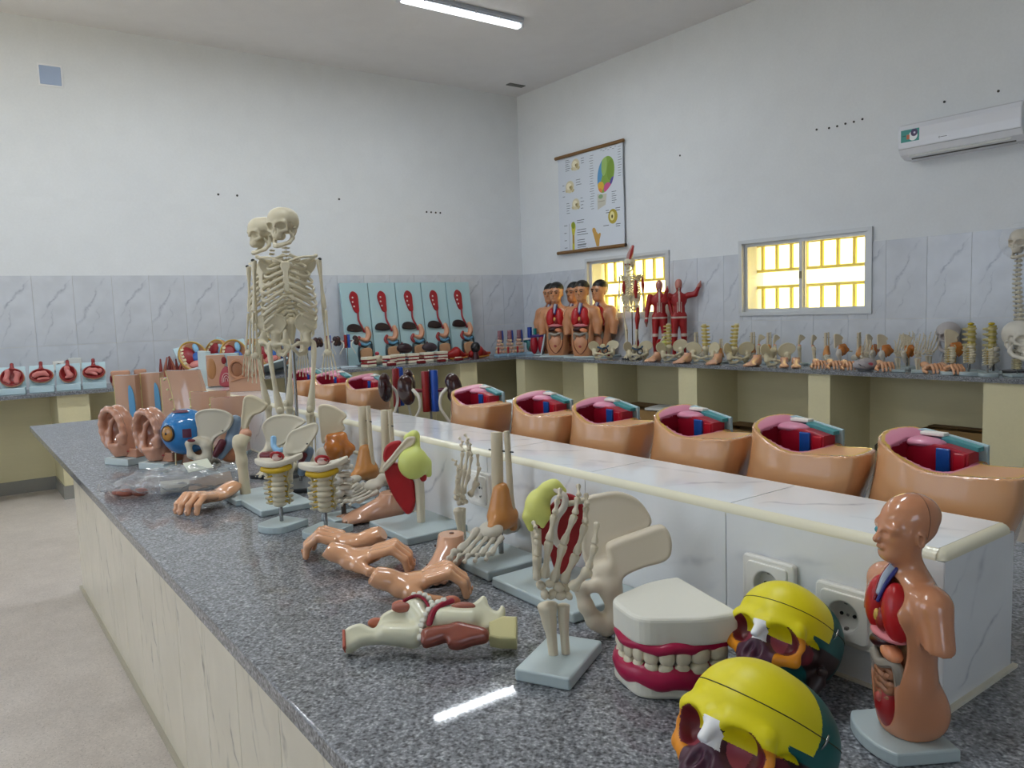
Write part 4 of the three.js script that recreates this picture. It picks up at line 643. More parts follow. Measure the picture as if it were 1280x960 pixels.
// ---------- spine, pelvis and joint models ----------
const VERT = nets(F(.006).e([0, 0, .012], [.017, .0085, .012]).e([0, .001, -.006], [.012, .007, .006]).c([-.012, 0, -.004], [-.03, .001, -.008], .0055, .004).c([.012, 0, -.004], [.03, .001, -.008], .0055, .004).c([0, -.001, -.012], [0, -.006, -.032], .0045, .0035), [-.04, -.02, -.042, .04, .018, .03], .0028);
function vertebra(t, y, s, mat, z = 0, tilt = 0) { const m = P(t, 'vertebra', VERT, mat); m.position.set(0, y, z); m.scale.setScalar(s); m.rotation.x = tilt; return m; }
function dPlate(w, d, h) { const o = []; for (let i = 0; i <= 12; i++) { const a = mix(0, PI, i / 12); o.push([w / 2 * cos(a), d * .25 + d * .35 * sin(a)]); } o.push([-w / 2, -d * .5], [w / 2, -d * .5]); return plate(o.map(([a, b]) => [a, -b]), h, .002).rotateX(-PI / 2).translate(0, h / 2, 0); }
function cervical(label, pos, turn) {
  const t = thing('neck_spine_model', label, 'spine model', pos, turn, 'neck spine models on rods');
  P(t, 'base', turned(dPlate(.085, .085, .016), -.5), BASE); P(t, 'rod', tube([[0, .014, -.004], [0, .07, -.004]], .0045, { rad: 8, cap: 0 }), STEEL);
  for (let i = 0; i < 7; i++) vertebra(t, .06 + i * .0115, .92 + .03 * (3 - abs(3 - i)), M(i % 2 ? '#d9d0b6' : '#cfc6ae', .45), .004 * sin(i * .6)).rotation.y = .3;
  const yel = M('#d6b01c', .4); for (const s of [-1, 1]) { const p = []; for (let i = 0; i < 9; i++) p.push([s * (.022 + .003 * sin(i * 2.1)), .058 + i * .0108, .002]); P(t, 'vertebral_artery', tube(p, .0026, { rad: 6 }), M('#c9bc8c', .4)); for (let i = 0; i < 6; i++) P(t, 'nerve_root', tube([[s * .012, .066 + i * .0115, .008], [s * .021, .064 + i * .0115, .01]], [.0022, .0014], { rad: 6 }), yel); }
  P(t, 'nerve_collar', tube([[-.03, .141, .014], [-.01, .138, .022], [.012, .139, .022], [.032, .145, .014]], .0068, { rad: 8 }), yel);
  P(t, 'skull_base', nets(F(.006).slab([[-.052, .0], [-.03, -.022], [.0, -.03], [.034, -.022], [.056, .004], [.05, .022], [.03, .02], [0, .03], [-.036, .022]], .005, (x, y) => 3.2 * x * x + .06 * x, .003), [-.065, -.045, -.012, .07, .045, .03], .003).rotateX(-PI / 2).translate(0, .153, 0), M('#ddd5c2', .42), 'pale piece of skull base');
  P(t, 'brain_stem_ring', new THREE.TorusGeometry(.0135, .0032, 8, 20).rotateX(PI / 2 - .75).translate(.002, .169, .006), M('#a8141c', .35), 'red ring'); P(t, 'brain_stem', sph(.0122, .002, .166, .004, 1, .8, 1, 12), M('#e6c8c0', .35)); P(t, 'stem_bar', tube([[-.009, .174, .004], [.012, .168, .014]], .0026, { rad: 6 }), M('#a8141c', .35));
  t.scale.setScalar(1.1); return t;
}
cervical('neck spine with skull base, red ring and yellow nerves, left of two', [-5.222, CT, 5.86], FC); { const c = cervical('neck spine with skull base and yellow nerves, right, behind the hands', [-5.16, CT, 5.995], FC + .1); }
{
  const t = thing('lumbar_model', 'pale pair of large vertebrae on a dark rod beside the neck spines', 'spine model', [-5.07, CT, 5.90], FC); basePlate(t, .09, .09, .016, 0, 0, AL); P(t, 'rod', tube([[0, .014, 0], [0, .07, 0]], .0065, { rad: 10, cap: 0 }), M('#5a5854', .35, { metalness: .6 }));
  for (const [y, s] of [[.075, 1.1], [.108, 1.05], [.142, 1.1]]) { const m = vertebra(t, y, s, M('#d9d2c4', .45)); m.rotation.y = -.7; m.scale.set(s, s * 1.5, s); P(t, 'disc', cyl(.017, .017, .008, .008, y + .011, .009, 14), M('#cfc4b0', .4)); }
  P(t, 'rod_tip', cyl(.004, .004, .01, .0, .155, .0, 8), M('#3a3835', .4)); P(t, 'transverse_wing', tube([[-.012, .07, .0], [-.04, .05, .014], [-.06, .038, .02]], [.008, .008, .007], { rad: 8 }), M('#d9d2c4', .45));
}
// iliac wing outlines come from the photograph, bodies are curved sheets with real depth
{
  const t = thing('pelvis_model', 'cream pelvis with pale blue vessels and dark red muscle behind the neck spine', 'pelvis model', [-5.115, CT, 5.62], FC), q = tr(800, 1090, 3560, 0, 1), m = M('#d3cab4', .45);
  basePlate(t, .15, .2, .018, -.03, .02, AL); P(t, 'rod', tube([[-.02, .016, 0], [-.02, .1, 0]], .005, { rad: 8, cap: 0 }), STEEL);
  P(t, 'rear_hip_bone', nets(F(.012).slab(out(q, [[545, 300], [610, 222], [740, 190], [900, 212], [1000, 270], [900, 340], [810, 460], [720, 510], [610, 545], [575, 430]]), .0045, (x, y) => -.035 + 1.6 * (x + .02) ** 2 - .12 * (y - .2), .0035).ch([q([610, 520], -.03), q([560, 600], -.008), q([640, 650], .01)], [.012, .01, .01]).ch([q([560, 600], -.008), q([620, 760], 0), q([730, 830], .0)], [.01, .012, .014]), [-.085, .05, -.09, .075, .27, .05], .0036), m);
  P(t, 'front_hip_bone', nets(F(.012).slab(out(q, [[830, 490], [870, 355], [1000, 295], [1140, 265], [1162, 330], [1085, 470], [1010, 545], [910, 560], [835, 525]]), .0045, (x, y) => .03 - 1.2 * (x - .05) ** 2 - .25 * (y - .17), .0035).c(q([860, 520], .02), q([830, 640], .03), .016, .014).ch([q([830, 640], .03), q([740, 660], .02), q([640, 650], .01)], [.013, .009, .01]).c(q([850, 640], .03), q([830, 830], .02), .014, .014), [-.06, .05, -.03, .115, .25, .07], .0036), m);
  P(t, 'sacrum', nets(F(.01).c(q([900, 420], -.04), q([960, 620], -.035), .026, .012), [-.02, .08, -.08, .09, .23, .0], .005), m);
  P(t, 'blue_vessel', tube([q([690, 410], .0), q([700, 490], .01), q([750, 530], .02), q([800, 520], .026)], [.0085, .008, .0085, .008], { rad: 9 }), M('#8cb9dc', .35)); P(t, 'pelvic_muscle', nets(F(.012).c(q([1030, 560], -.0), q([960, 760], .01), .016, .012), [.02, .07, -.03, .09, .17, .04], .004), M('#76879a', .45), 'slate blue muscle'); P(t, 'pelvic_muscle', tube([q([1010, 580], .02), q([960, 680], .024)], [.009, .007], { rad: 8 }), MAROON, 'maroon muscle');
  P(t, 'pubic_disc', tube([q([580, 580], .008), q([690, 575], .02)], [.011, .012], { rad: 10 }), M('#6d1420', .35), 'maroon disc'); P(t, 'screw', cyl(.0028, .0028, .003, ...q([1065, 462], .043), 8), M('#3a3833', .5));
}
{
  const t = thing('half_pelvis_model', 'half pelvis with slate blue and maroon muscles beside the blue eye model', 'pelvis model', [-5.125, CT, 4.94], FC), q = tr(250, 720, 2830, 0, 1), m = M('#d5ccb8', .45);
  basePlate(t, .12, .15, .018, 0, 0, AL); P(t, 'rod', tube([[0, .016, 0], [0, .08, 0]], .005, { rad: 8, cap: 0 }), STEEL);
  P(t, 'hip_bone', nets(F(.012).slab(out(q, [[92, 150], [150, 108], [280, 95], [400, 128], [458, 185], [440, 265], [375, 340], [285, 385], [225, 470], [190, 540], [125, 520], [95, 430], [95, 290]]), .006, (x, y) => .01 - 1.2 * (x - .0) ** 2 + .1 * (y - .15), .005).ch([q([20, 430], .03), q([90, 405], .024), q([170, 440], .016)], [.008, .01, .016]).ch([q([20, 430], .03), q([35, 545], .03), q([110, 600], .022), q([180, 570], .014), q([185, 470], .014)], [.0095, .01, .012, .014, .016]), [-.1, .03, -.05, .085, .235, .06], .0038), m);
  P(t, 'muscle', nets(F(.012).ch([q([450, 240], -.02), q([400, 430], -.02), q([290, 590], -.01)], [.022, .02, .012]), [-.02, .02, -.06, .1, .2, .02], .005), M('#8396aa', .4), 'slate blue muscle'); P(t, 'muscle', tube([q([330, 440], .004), q([300, 500], .008), q([260, 560], .01)], [.014, .015, .012], { rad: 10 }), MAROON, 'maroon muscle'); P(t, 'skin_flap', nets(F(.01).e(q([370, 580], -.03), [.04, .03, .018]), [-.02, .0, -.06, .1, .1, .0], .005), M('#a86a48', .4)); P(t, 'pubic_disc', sph(1, ...q([60, 400], .032), .016, .006, .01, 12), M('#6d1420', .35)); P(t, 'screw', cyl(.003, .003, .003, ...q([352, 325], .016), 8), M('#3a3833', .5));
}
{
  const t = thing('hip_joint_model', 'hip joint with flared ilium and upright thigh bone left of the pelvis', 'joint model', [-5.19, CT, 5.475], FC), q = tr(545, 945, 3350, .017, 1), m = M('#d2c6a8', .42);
  basePlate(t, .14, .13, .018, .02, -.005, AL);
  P(t, 'ilium', nets(F(.012).slab(out(q, [[515, 240], [535, 120], [570, -10], [650, -15], [740, 40], [785, 85], [735, 150], [640, 190], [590, 270], [560, 330], [520, 310]]), .0075, (x, y) => -.03 - 1.0 * x * x, .004), [-.03, .16, -.06, .095, .32, .0], .004), m);
  P(t, 'joint_capsule', sph(1, ...q([560, 360], -.022), .018, .016, .016, 14), M('#d9a184', .4)); P(t, 'thigh_bone', nets(F(.012).e(q([520, 440], 0), [.018, .022, .019]).c(q([500, 400], 0), q([560, 400], -.018), .012, .015).ch([q([520, 460], 0), q([530, 620], 0), q([545, 945], 0)], [.018, .0145, .0155]), [-.045, .01, -.05, .035, .21, .035], .004), m);
}
{
  const t = thing('shoulder_joint_model', 'shoulder blade with glossy amber joint capsule beside the skeleton', 'joint model', [-4.965, CT, 5.6], FC), q = tr(150, 830, 3300, .017, 1), m = M('#d8ccb0', .42);
  basePlate(t, .12, .14, .018, 0, 0, AL);
  P(t, 'shoulder_blade', nets(F(.01).slab(out(q, [[5, 60], [20, 15], [100, 8], [200, 50], [286, 130], [240, 190], [262, 262], [190, 300], [120, 330], [30, 400], [15, 240]]), .006, (x, y) => -.03 - .8 * x * x, .004), [-.06, .1, -.06, .06, .28, .02], .004), m);
  P(t, 'capsule', nets(F(.012).e(q([175, 440], .004), [.034, .034, .03]).c(q([130, 330], 0), q([250, 320], 0), .014, .016).ch([q([270, 360], .01), q([330, 440], .008), q([250, 560], .004)], [.013, .013, .008]).c(q([170, 500], .014), q([178, 590], .012), .014, .006), [-.05, .06, -.04, .08, .2, .05], .0035), M('#bd6f28', .12, { clearcoat: .8 }), 'glossy amber capsule'); P(t, 'bone_end', nets(F(.01).e(q([60, 520], .014), [.024, .034, .022]).c(q([60, 540], .01), q([100, 700], .01), .02, .013), [-.06, .0, -.03, .03, .16, .05], .004), M('#d5cdc0', .42)); P(t, 'collar_bone', tube([q([300, 400], .012), q([370, 470], .012), q([470, 492], .006)], [.007, .006, .007], { rad: 8 }), BONE); P(t, 'rod', tube([q([150, 820]), q([150, 600])], .005, { rad: 8, cap: 0 }), STEEL);
}

// ---------- whole skeletons (half size) ----------
const plainSkull = nets(skullField(true), [-.08, -.058, -.108, .08, .155, .112], .0042);
function skeleton(label, pos, turn) {
  const t = thing('skeleton_model', label, 'skeleton', pos, turn, 'small standing skeletons'), m = M('#d6ccb0', .4), S = .5, k = (p) => p.map((v) => v * S);
  const sk1 = P(t, 'skull', plainSkull, m); sk1.scale.setScalar(S * 1.2); sk1.position.set(0, .768, .012); sk1.rotation.set(.12, -.45, 0, 'YXZ');
  for (let i = 0; i < 22; i++) { const u = i / 21, y = mix(1.0, 1.5, u), z = -.05 + .05 * sin(u * 5.2 + 3.4) - .02, s = mix(1.25, .72, u) * S; const v = P(t, 'vertebra', VERT, m); v.position.set(0, y * S, z * S); v.scale.set(s, s * 1.25, s); }
  for (const s of [-1, 1]) for (let i = 0; i < 12; i++) {
    const y = 1.44 - i * .034, w = [.07, .1, .118, .13, .137, .142, .145, .145, .142, .136, .12, .1][i], d = [.07, .1, .12, .135, .145, .15, .15, .148, .142, .13, .11, .09][i], dropY = .03 + i * .008, pts = [], end = i < 7 ? 1 : i < 10 ? .9 - (i - 7) * .04 : .6 - (i - 10) * .14;
    for (let j = 0; j <= 8; j++) { const a = j / 8 * end * PI, x = w * sin(a) ** .8, z = -.065 - (d) * cos(a) * .85 + .045; pts.push(k([s * max(x, .016), y - dropY * 1.7 * sin(a * .55) + (i < 7 ? max(0, a - 2.3) * (.02 + i * .012) : i < 10 ? max(0, a - 2.0) * .09 : 0), z])); }
    P(t, 'rib', tube(pts.map(([a, b, q]) => [a * 1.1, b, q]), .0078 * S, { rad: 6, seg: 22, flat: 1.35 }), m);
  }
  P(t, 'breastbone', nets(F(.006).slab([[-.02, .01], [-.026, -.02], [-.014, -.05], [-.018, -.12], [-.006, -.17], [.006, -.17], [.018, -.12], [.014, -.05], [.026, -.02], [.02, .01]].map((p) => k([p[0] * 1.15, p[1] + 1.375])), .004), [-.02, .59, -.01, .02, .7, .01], .003).translate(0, 0, .047), m);
  for (const s of [-1, 1]) {
    P(t, 'collar_bone', tube([k([s * .015, 1.385, .085]), k([s * .08, 1.41, .075]), k([s * .16, 1.42, .0])], .008 * S, { rad: 7, seg: 12 }), m);
    P(t, 'shoulder_blade', nets(F(.005).slab([[s * .07, 1.4], [s * .17, 1.41], [s * .165, 1.36], [s * .12, 1.3], [s * .085, 1.22], [s * .065, 1.3]].map(k), .0025, (x, y) => -.045 + .12 * (abs(x) - .05), .002).c(k([s * .08, 1.37, -.105]), k([s * .175, 1.43, -.05]), .0045, .006), [min(s * .03, s * .095), .6, -.06, max(s * .03, s * .095), .725, -.01], .0034), m);
    P(t, 'upper_arm_bone', bone(k([s * .19, 1.40, -.03]), k([s * .205, 1.11, -.03]), .0115 * S, 8), m); P(t, 'arm_screw', sph(.006, s * .098, .703, -.012, 1, .8, 1, 8), M('#3a3a38', .4, { metalness: .6 }));
    P(t, 'ulna_bone', bone(k([s * .198, 1.10, -.034]), k([s * .205, .855, -.005]), .0068 * S, 7), m); P(t, 'radius_bone', bone(k([s * .214, 1.09, -.026]), k([s * .225, .855, .008]), .0068 * S, 7), m);
    P(t, 'carpal_bones', sph(1, ...k([s * .215, .835, .002]), .012, .011, .008, 10), m);
    for (let f = 0; f < 5; f++) { const x = s * (.19 + f * .013), L = [.07, .065, .068, .066, .055][f], a = k([x, .822, .0]), b = k([x + s * (f - 2) * .006, .822 - L, .004]), c = k([x + s * (f - 2) * .009, .822 - L - .045, .01]), d = k([x + s * (f - 2) * .011, .822 - L - (f ? .085 : .06), .012]); P(t, 'metacarpal', bone(a, b, .0042 * S, 5), m); P(t, 'phalanx', bone(b, c, .0036 * S, 5), m); P(t, 'phalanx', bone(c, d, .003 * S, 5), m); }
    P(t, 'hip_bone', nets(F(.008).slab([[s * .02, 1.02], [s * .05, 1.075], [s * .11, 1.085], [s * .155, 1.05], [s * .15, .995], [s * .11, .955], [s * .085, .935], [s * .05, .97]].map(k), .0026, (x, y) => -.01 - .55 * (abs(x) - .03) + .12 * (abs(x) - .02) + .35 * (abs(x) - .04), .0026).c(k([s * .09, .95, -.02]), k([s * .095, .9, -.005]), .0135, .0135).ch([k([s * .085, .9, .01]), k([s * .045, .9, .045]), k([s * .008, .88, .05])], [.006, .005, .006]).ch([k([s * .008, .87, .05]), k([s * .045, .83, .02]), k([s * .075, .84, -.02]), k([s * .085, .9, -.02])], [.005, .005, .0075, .009]), [min(s * -.002, s * .084), .395, -.045, max(s * -.002, s * .084), .555, .045], .0036), m);
    P(t, 'thigh_bone', tube([k([s * .085, .905, 0]), k([s * .125, .9, -.01]), k([s * .13, .86, -.005]), k([s * .115, .68, .01]), k([s * .09, .49, .0])], [.011, .0085, .0085, .0066, .0135], { rad: 9, seg: 24 }), m); P(t, 'kneecap', sph(1, ...k([s * .088, .495, .04]), .0105, .0115, .005, 10), m);
    P(t, 'shin_bone', tube([k([s * .085, .46, 0]), k([s * .083, .42, 0]), k([s * .08, .25, .0]), k([s * .078, .085, -.01])], [.0145, .0105, .0062, .0088], { rad: 9, seg: 16 }), m); P(t, 'calf_bone', bone(k([s * .112, .44, -.015]), k([s * .1, .075, -.015]), .0055 * S, 6), m);
    P(t, 'foot_bones', nets(F(.006).ch([k([s * .085, .05, -.045]), k([s * .085, .07, .0]), k([s * .1, .035, .07]), k([s * .11, .018, .13])], [.0115, .012, .010, .006]).c(k([s * .09, .04, .05]), k([s * .07, .02, .15]), .008, .005).c(k([s * .1, .04, .05]), k([s * .135, .016, .1]), .008, .005), [s * .06 - .05, .0, -.045, s * .06 + .05, .06, .09], .0036), m);
  }
  P(t, 'sacrum', nets(F(.008).c(k([0, 1.02, -.06]), k([0, .9, -.085]), .018, .006), [-.03, .42, -.07, .03, .54, .0], .004), m);
  P(t, 'stand_rod', tube([[0, .012, -.05], [0, .47, -.05]], .005, { rad: 8, cap: 0 }), STEEL); P(t, 'base', rbx(.16, .014, .16, 0, .007, -.01, .004), M('#3a3c3e', .4));
  return t;
}
{ const a = skeleton('small standing skeleton in front, taller in view and facing the camera', [-5.015, CT, 5.45], FC + .2); copy(a, 'small standing skeleton behind, its skull half hidden by the front one', [-4.985, CT, 5.215], FC - .35); }
// ---------- sense organs and bag at the far end of the bench ----------
{
  const f = F(.012).e([0, .105, -.005], [.064, .098, .046]).e([.0, .035, .0], [.04, .036, .036], null, .03);
  f.cut().e([.003, .112, .046], [.05, .074, .064], null, .01).e([.012, .085, .0], [.026, .028, .04], null, .01).add();
  const rim = []; for (let i = 0; i <= 12; i++) { const a = mix(-2.3, 2.2, i / 12); rim.push([.056 * sin(a) , .108 + .082 * cos(a), .028 + .004 * cos(a)]); } f.ch(rim, .0115, .008);
  f.ch([[-.028, .06, .026], [-.03, .1, .02], [-.018, .14, .012], [.006, .158, .012]], [.008, .0085, .008, .006], .012).e([.034, .078, .03], [.012, .016, .012], null, .012).c([-.02, .052, .032], [.022, .05, .03], .011, .01, .012);
  f.cut().b([0, -.03, 0], [.3, .03 + .006, .3], .001, null, 0);
  const g = nets(f, [-.08, .002, -.06, .08, .212, .06], .004), t = thing('ear_model', 'giant flesh-coloured ear model on white base, left of two', 'ear model', [-5.352, CT, 4.53], FC - .45, 'giant ear models');
  const ear = P(t, 'auricle', g, gloss('#c68e72')); ear.position.y = .022; ear.rotation.z = .14; P(t, 'base', rbx(.13, .026, .085, .01, .013, .0, .003), M('#c3cfd0', .4)); P(t, 'ear_block', rbx(.1, .035, .075, .03, .043, -.03, .006), gloss('#bd8466')); P(t, 'canal_mark', rbx(.03, .004, .004, .03, .05, .012, .001), RED);
  copy(t, 'giant flesh-coloured ear model next to the blue eyeball, right of two', [-5.272, CT, 4.735], FC - .45);
}
{
  const t = thing('eye_model', 'large blue eyeball model with amber iris on a brown foot', 'eye model', [-5.195, CT, 4.835], FC), R = .083, cy = .135, dir = new THREE.Vector3(-.4, .06, .92).normalize();
  P(t, 'eyeball', new THREE.SphereGeometry(R, 40, 28).translate(0, cy, 0), M('#2f7fc0', .12, { clearcoat: .6 }));
  const put = (name, geo, mat, lab) => { const m = P(t, name, geo, mat, lab); m.position.set(0, cy, 0); m.quaternion.setFromUnitVectors(new THREE.Vector3(0, 0, 1), dir); return m; };
  put('iris_rim', new THREE.TorusGeometry(.027, .0035, 10, 32).translate(0, 0, R * .965), M('#2a2018', .3)); put('iris', new THREE.SphereGeometry(.027, 24, 12).scale(1, 1, .35).translate(0, 0, R * .955), M('#b07a30', .2)); put('pupil', new THREE.SphereGeometry(.0105, 16, 10).scale(1, 1, .35).translate(0, 0, R * .955 + .006), M('#0c0a08', .1));
  const strap = (th, ph, w, h) => new THREE.SphereGeometry(R + .003, 12, 10, ph - w / 2, w, th - h / 2, h).translate(0, cy, 0), mm = M('#57203a', .4);
  P(t, 'muscle_strap', strap(1.52, 2.02, .34, .36), mm, 'maroon strap'); P(t, 'muscle_strap', strap(.42, 1.57, 1.5, .26), mm, 'maroon strap'); P(t, 'optic_nerve', tube([[.05, cy, -.055], [.085, cy + .005, -.07], [.11, cy + .01, -.075]], [.026, .018, .016], { rad: 10 }), M('#1c3566', .3));
  P(t, 'foot', merge([cyl(.045, .03, .05, .02, .018, -.01, 18), cyl(.03, .036, .02, .02, .066, -.01, 18)]), M('#7a4a20', .35)); P(t, 'base', rbx(.14, .018, .1, .0, .009, 0, .003), M('#c3cfd0', .4)); P(t, 'pin', tube([[-.03, .016, .03], [-.03, .075, .025]], .003, { rad: 8 }), M('#d8c8a0', .3, { metalness: .5 }));
}
{
  const t = thing('plastic_bag', 'crumpled clear plastic bag with small parts and white label on the bench edge', 'bag', [-5.325, CT, 5.2], FC + .25);
  const g = new THREE.SphereGeometry(1, 64, 40), film = new THREE.MeshPhysicalMaterial({ color: '#f2f4f6', transmission: .86, thickness: 0, roughness: .1, ior: 1.55, specularIntensity: 1 });
  bend(g, (x, y, z) => { const n = vnoise(x * 4 + 9, z * 5 + y * 3, 91) - .5, n2 = vnoise(x * 11, z * 12 + y * 6, 92) - .5, w = .2 * (1 - .45 * sstep(-.2, -1, x)); const flat = Math.sign(y) * abs(y) ** .8; return [x * .215 + n2 * .012, max(.002, .036 + flat * .034 * (1 - .5 * sstep(0, -1, x)) + (y > -.4 ? n * .03 + n2 * .018 : 0)), z * w * .55 + n * .03]; });
  P(t, 'bag_film', g, film, 'clear film');
  for (const [x, z, a, b, c, col] of [[-.13, .035, .03, .012, .016, '#a8604c'], [-.09, .045, .024, .013, .014, '#9c5846'], [-.155, .02, .02, .010, .013, '#b06c58']]) P(t, 'flesh_piece', sph(1, x, .016, z, a, b, c, 12), M(col, .4)); P(t, 'roll', turned(tube([[-.03, .024, .05], [.05, .024, .04]], .02, { rad: 14, cap: 0 }), 0), M('#c9c4b8', .5)); P(t, 'metal_piece', tube([[.1, .07, -.03], [.115, .08, -.05], [.13, .066, -.06], [.12, .06, -.03]], .0075, { rad: 8 }), M('#6e6a60', .3, { metalness: .7 }));
  const lab = P(t, 'paper_label', rb(.075, .002, .055, .0005), M('#e6ead8', .6), 'white paper label'); lab.position.set(.075, .078, .01); lab.rotation.set(.45, .4, -.12); const bp = P(t, 'brown_paper', rb(.13, .004, .07, .001), M('#a38c7c', .6)); bp.position.set(.11, .03, .035); bp.rotation.set(.3, .2, .06);
}
// skin section blocks: slabs of flesh with a cut, coloured edge
const FLESH = gloss('#c89c80');
function slabModel(label, pos, turn, w, h, d, o = {}) {
  const t = thing('skin_section_model', label, 'section model', pos, turn, 'skin section models'); const y0 = .012;
  P(t, 'base', rbx(w * 1.05, .012, d * 1.15, 0, .006, 0, .002), BASE);
  const b = new THREE.BoxGeometry(w, h, d, 12, 12, 3); bend(b, (x, y, z) => [x + (o.lean ?? 0) * (y / h), y, z + (o.bow ?? .012) * cos(x / w * PI) + (o.curve ?? 0) * sin((y / h + .2) * 3)]); P(t, 'skin', b.translate(0, y0 + h / 2, 0), o.mat ?? FLESH);
  const e = new THREE.BoxGeometry(.006, h, d * .9, 1, 12, 1); bend(e, (x, y, z) => [x + (o.lean ?? 0) * (y / h), y, z + (o.curve ?? 0) * sin((y / h + .2) * 3)]); P(t, 'fat_edge', e.clone().translate(-w / 2 - .002, y0 + h / 2, 0), M('#cdbf7c', .45), 'yellow fatty edge');
  if (o.blue) { const c = plate([[0, -h * .42], [w * .16, -h * .2], [w * .1, h * .3], [-w * .05, h * .38], [-w * .12, 0]], .006, .002, true).translate(o.bluex ?? w * .28, y0 + h * .45, d / 2 + .006 + (o.bow ?? .012) * .4); P(t, 'blue_organ', c, M('#5f9fca', .3), 'sky blue cavity'); P(t, 'red_organ', plate([[0, -h * .1], [w * .1, -h * .02], [w * .12, h * .14], [-w * .02, h * .1]], .008, .003, true).translate((o.bluex ?? w * .28) - w * .02, y0 + h * .1, d / 2 + .008), DKRED, 'dark red muscle'); }
  if (o.nerve) for (let i = 0; i < 6; i++) P(t, 'nerve_bump', sph(.006, -w / 2 - .004 + (o.lean ?? 0) * (i / 6 - .4), y0 + h * (.12 + i * .15), d * .4, 1, .8, 1, 8), M('#d6d39a', .4));
  return t;
}
slabModel('narrow flesh section slab with blue cavities, leftmost behind the ears', [-5.17, CT, 3.66], FC, .1, .27, .05, { blue: true, bluex: .03 });
slabModel('flesh section slab with blue cavity between two similar slabs behind the ears', [-5.06, CT, 3.68], FC, .09, .275, .05, { blue: true, bluex: .03 });
slabModel('flesh section slab with large blue cavity next to the tall curved panel', [-5.0, CT, 3.83], FC, .095, .255, .05, { blue: true, bluex: .042 });
slabModel('tall glossy curved flesh panel with yellow edge behind the blue eyeball', [-5.0, CT, 4.12], FC - .15, .15, .3, .03, { curve: -.02, lean: -.07, bow: .02, nerve: true });
slabModel('flesh section slab with yellow bumpy edge just behind the half pelvis', [-4.99, CT, 4.42], FC, .15, .225, .04, { nerve: true, bow: .02 });
slabModel('flesh section slab with orange corner left of the skeleton knees', [-4.98, CT, 4.64], FC, .13, .215, .04, { nerve: true, bow: .012 });
// relief boards on the shelf
function reliefBoard(label, pos, turn, kind) {
  const t = thing('relief_board_model', label, 'relief model', pos, turn, 'relief boards'), w = .15, h = .16;
  P(t, 'board', rbx(w, h, .03, 0, h / 2, 0, .002), kind === 2 ? FLESH : M('#bfd3d2', .4));
  if (kind === 1) { P(t, 'flesh_plate', rbx(.085, h - .01, .02, -.028, h / 2, .022, .004), FLESH); P(t, 'round_organ', sph(1, -.048, .09, .032, .022, .05, .008, 16), M('#b98556', .35)); const hoof = P(t, 'hoof_section', plate([[-.03, 0], [.03, 0], [.028, .06], [0, .092], [-.026, .06]], .014, .004, true).translate(.02, .008, .036), M('#b4505a', .35), 'rose layered section'); for (const k of [.75, .5, .26]) P(hoof, 'layer_line', tube(Array.from({ length: 9 }, (_, i) => { const a = mix(-.2, PI + .2, i / 8); return [.02 + .026 * k * cos(a), .03 + .05 * k * sin(a), .0445]; }), .0016, { rad: 5 }), M('#e2c6c4', .4)); P(t, 'dark_organ', sph(1, .012, .128, .034, .012, .018, .006, 12), DKRED); P(t, 'pale_flank', sph(1, .062, .05, .02, .02, .05, .012, 14), M('#c9a184', .4)); }
  if (kind === 2) { P(t, 'ear_ring', new THREE.TorusGeometry(.032, .006, 8, 24).scale(1, 1.2, 1).translate(-.035, .1, .018), M('#b98463', .35)); P(t, 'small_ring', new THREE.TorusGeometry(.015, .005, 8, 18).scale(1.3, .8, 1).translate(.03, .085, .018), M('#b98463', .35)); P(t, 'ridge', tube([[-.06, .05, .018], [-.02, .06, .02], [.02, .066, .02], [.05, .075, .018]], .005, { rad: 7 }), M('#b98463', .35)); P(t, 'dark_hollow', sph(1, -.035, .1, .013, .027, .033, .006, 14), M('#9a6848', .4)); }
  return t;
}
one('plain_relief_board', rb(.025, .17, .12, .003).translate(0, .085, 0), M('#c4d3d3', .4), 'narrow pale blue board edge between curved flesh panel and hoof relief', 'board', [-4.83, CT + SH, 3.75], FC + .7);
reliefBoard('pale blue relief board with rose layered section on the shelf', [-4.79, CT + SH, 3.92], FC + .15, 1); reliefBoard('flesh-coloured relief board with raised rings beside the skeleton hand', [-4.79, CT + SH, 4.27], FC + .1, 2);

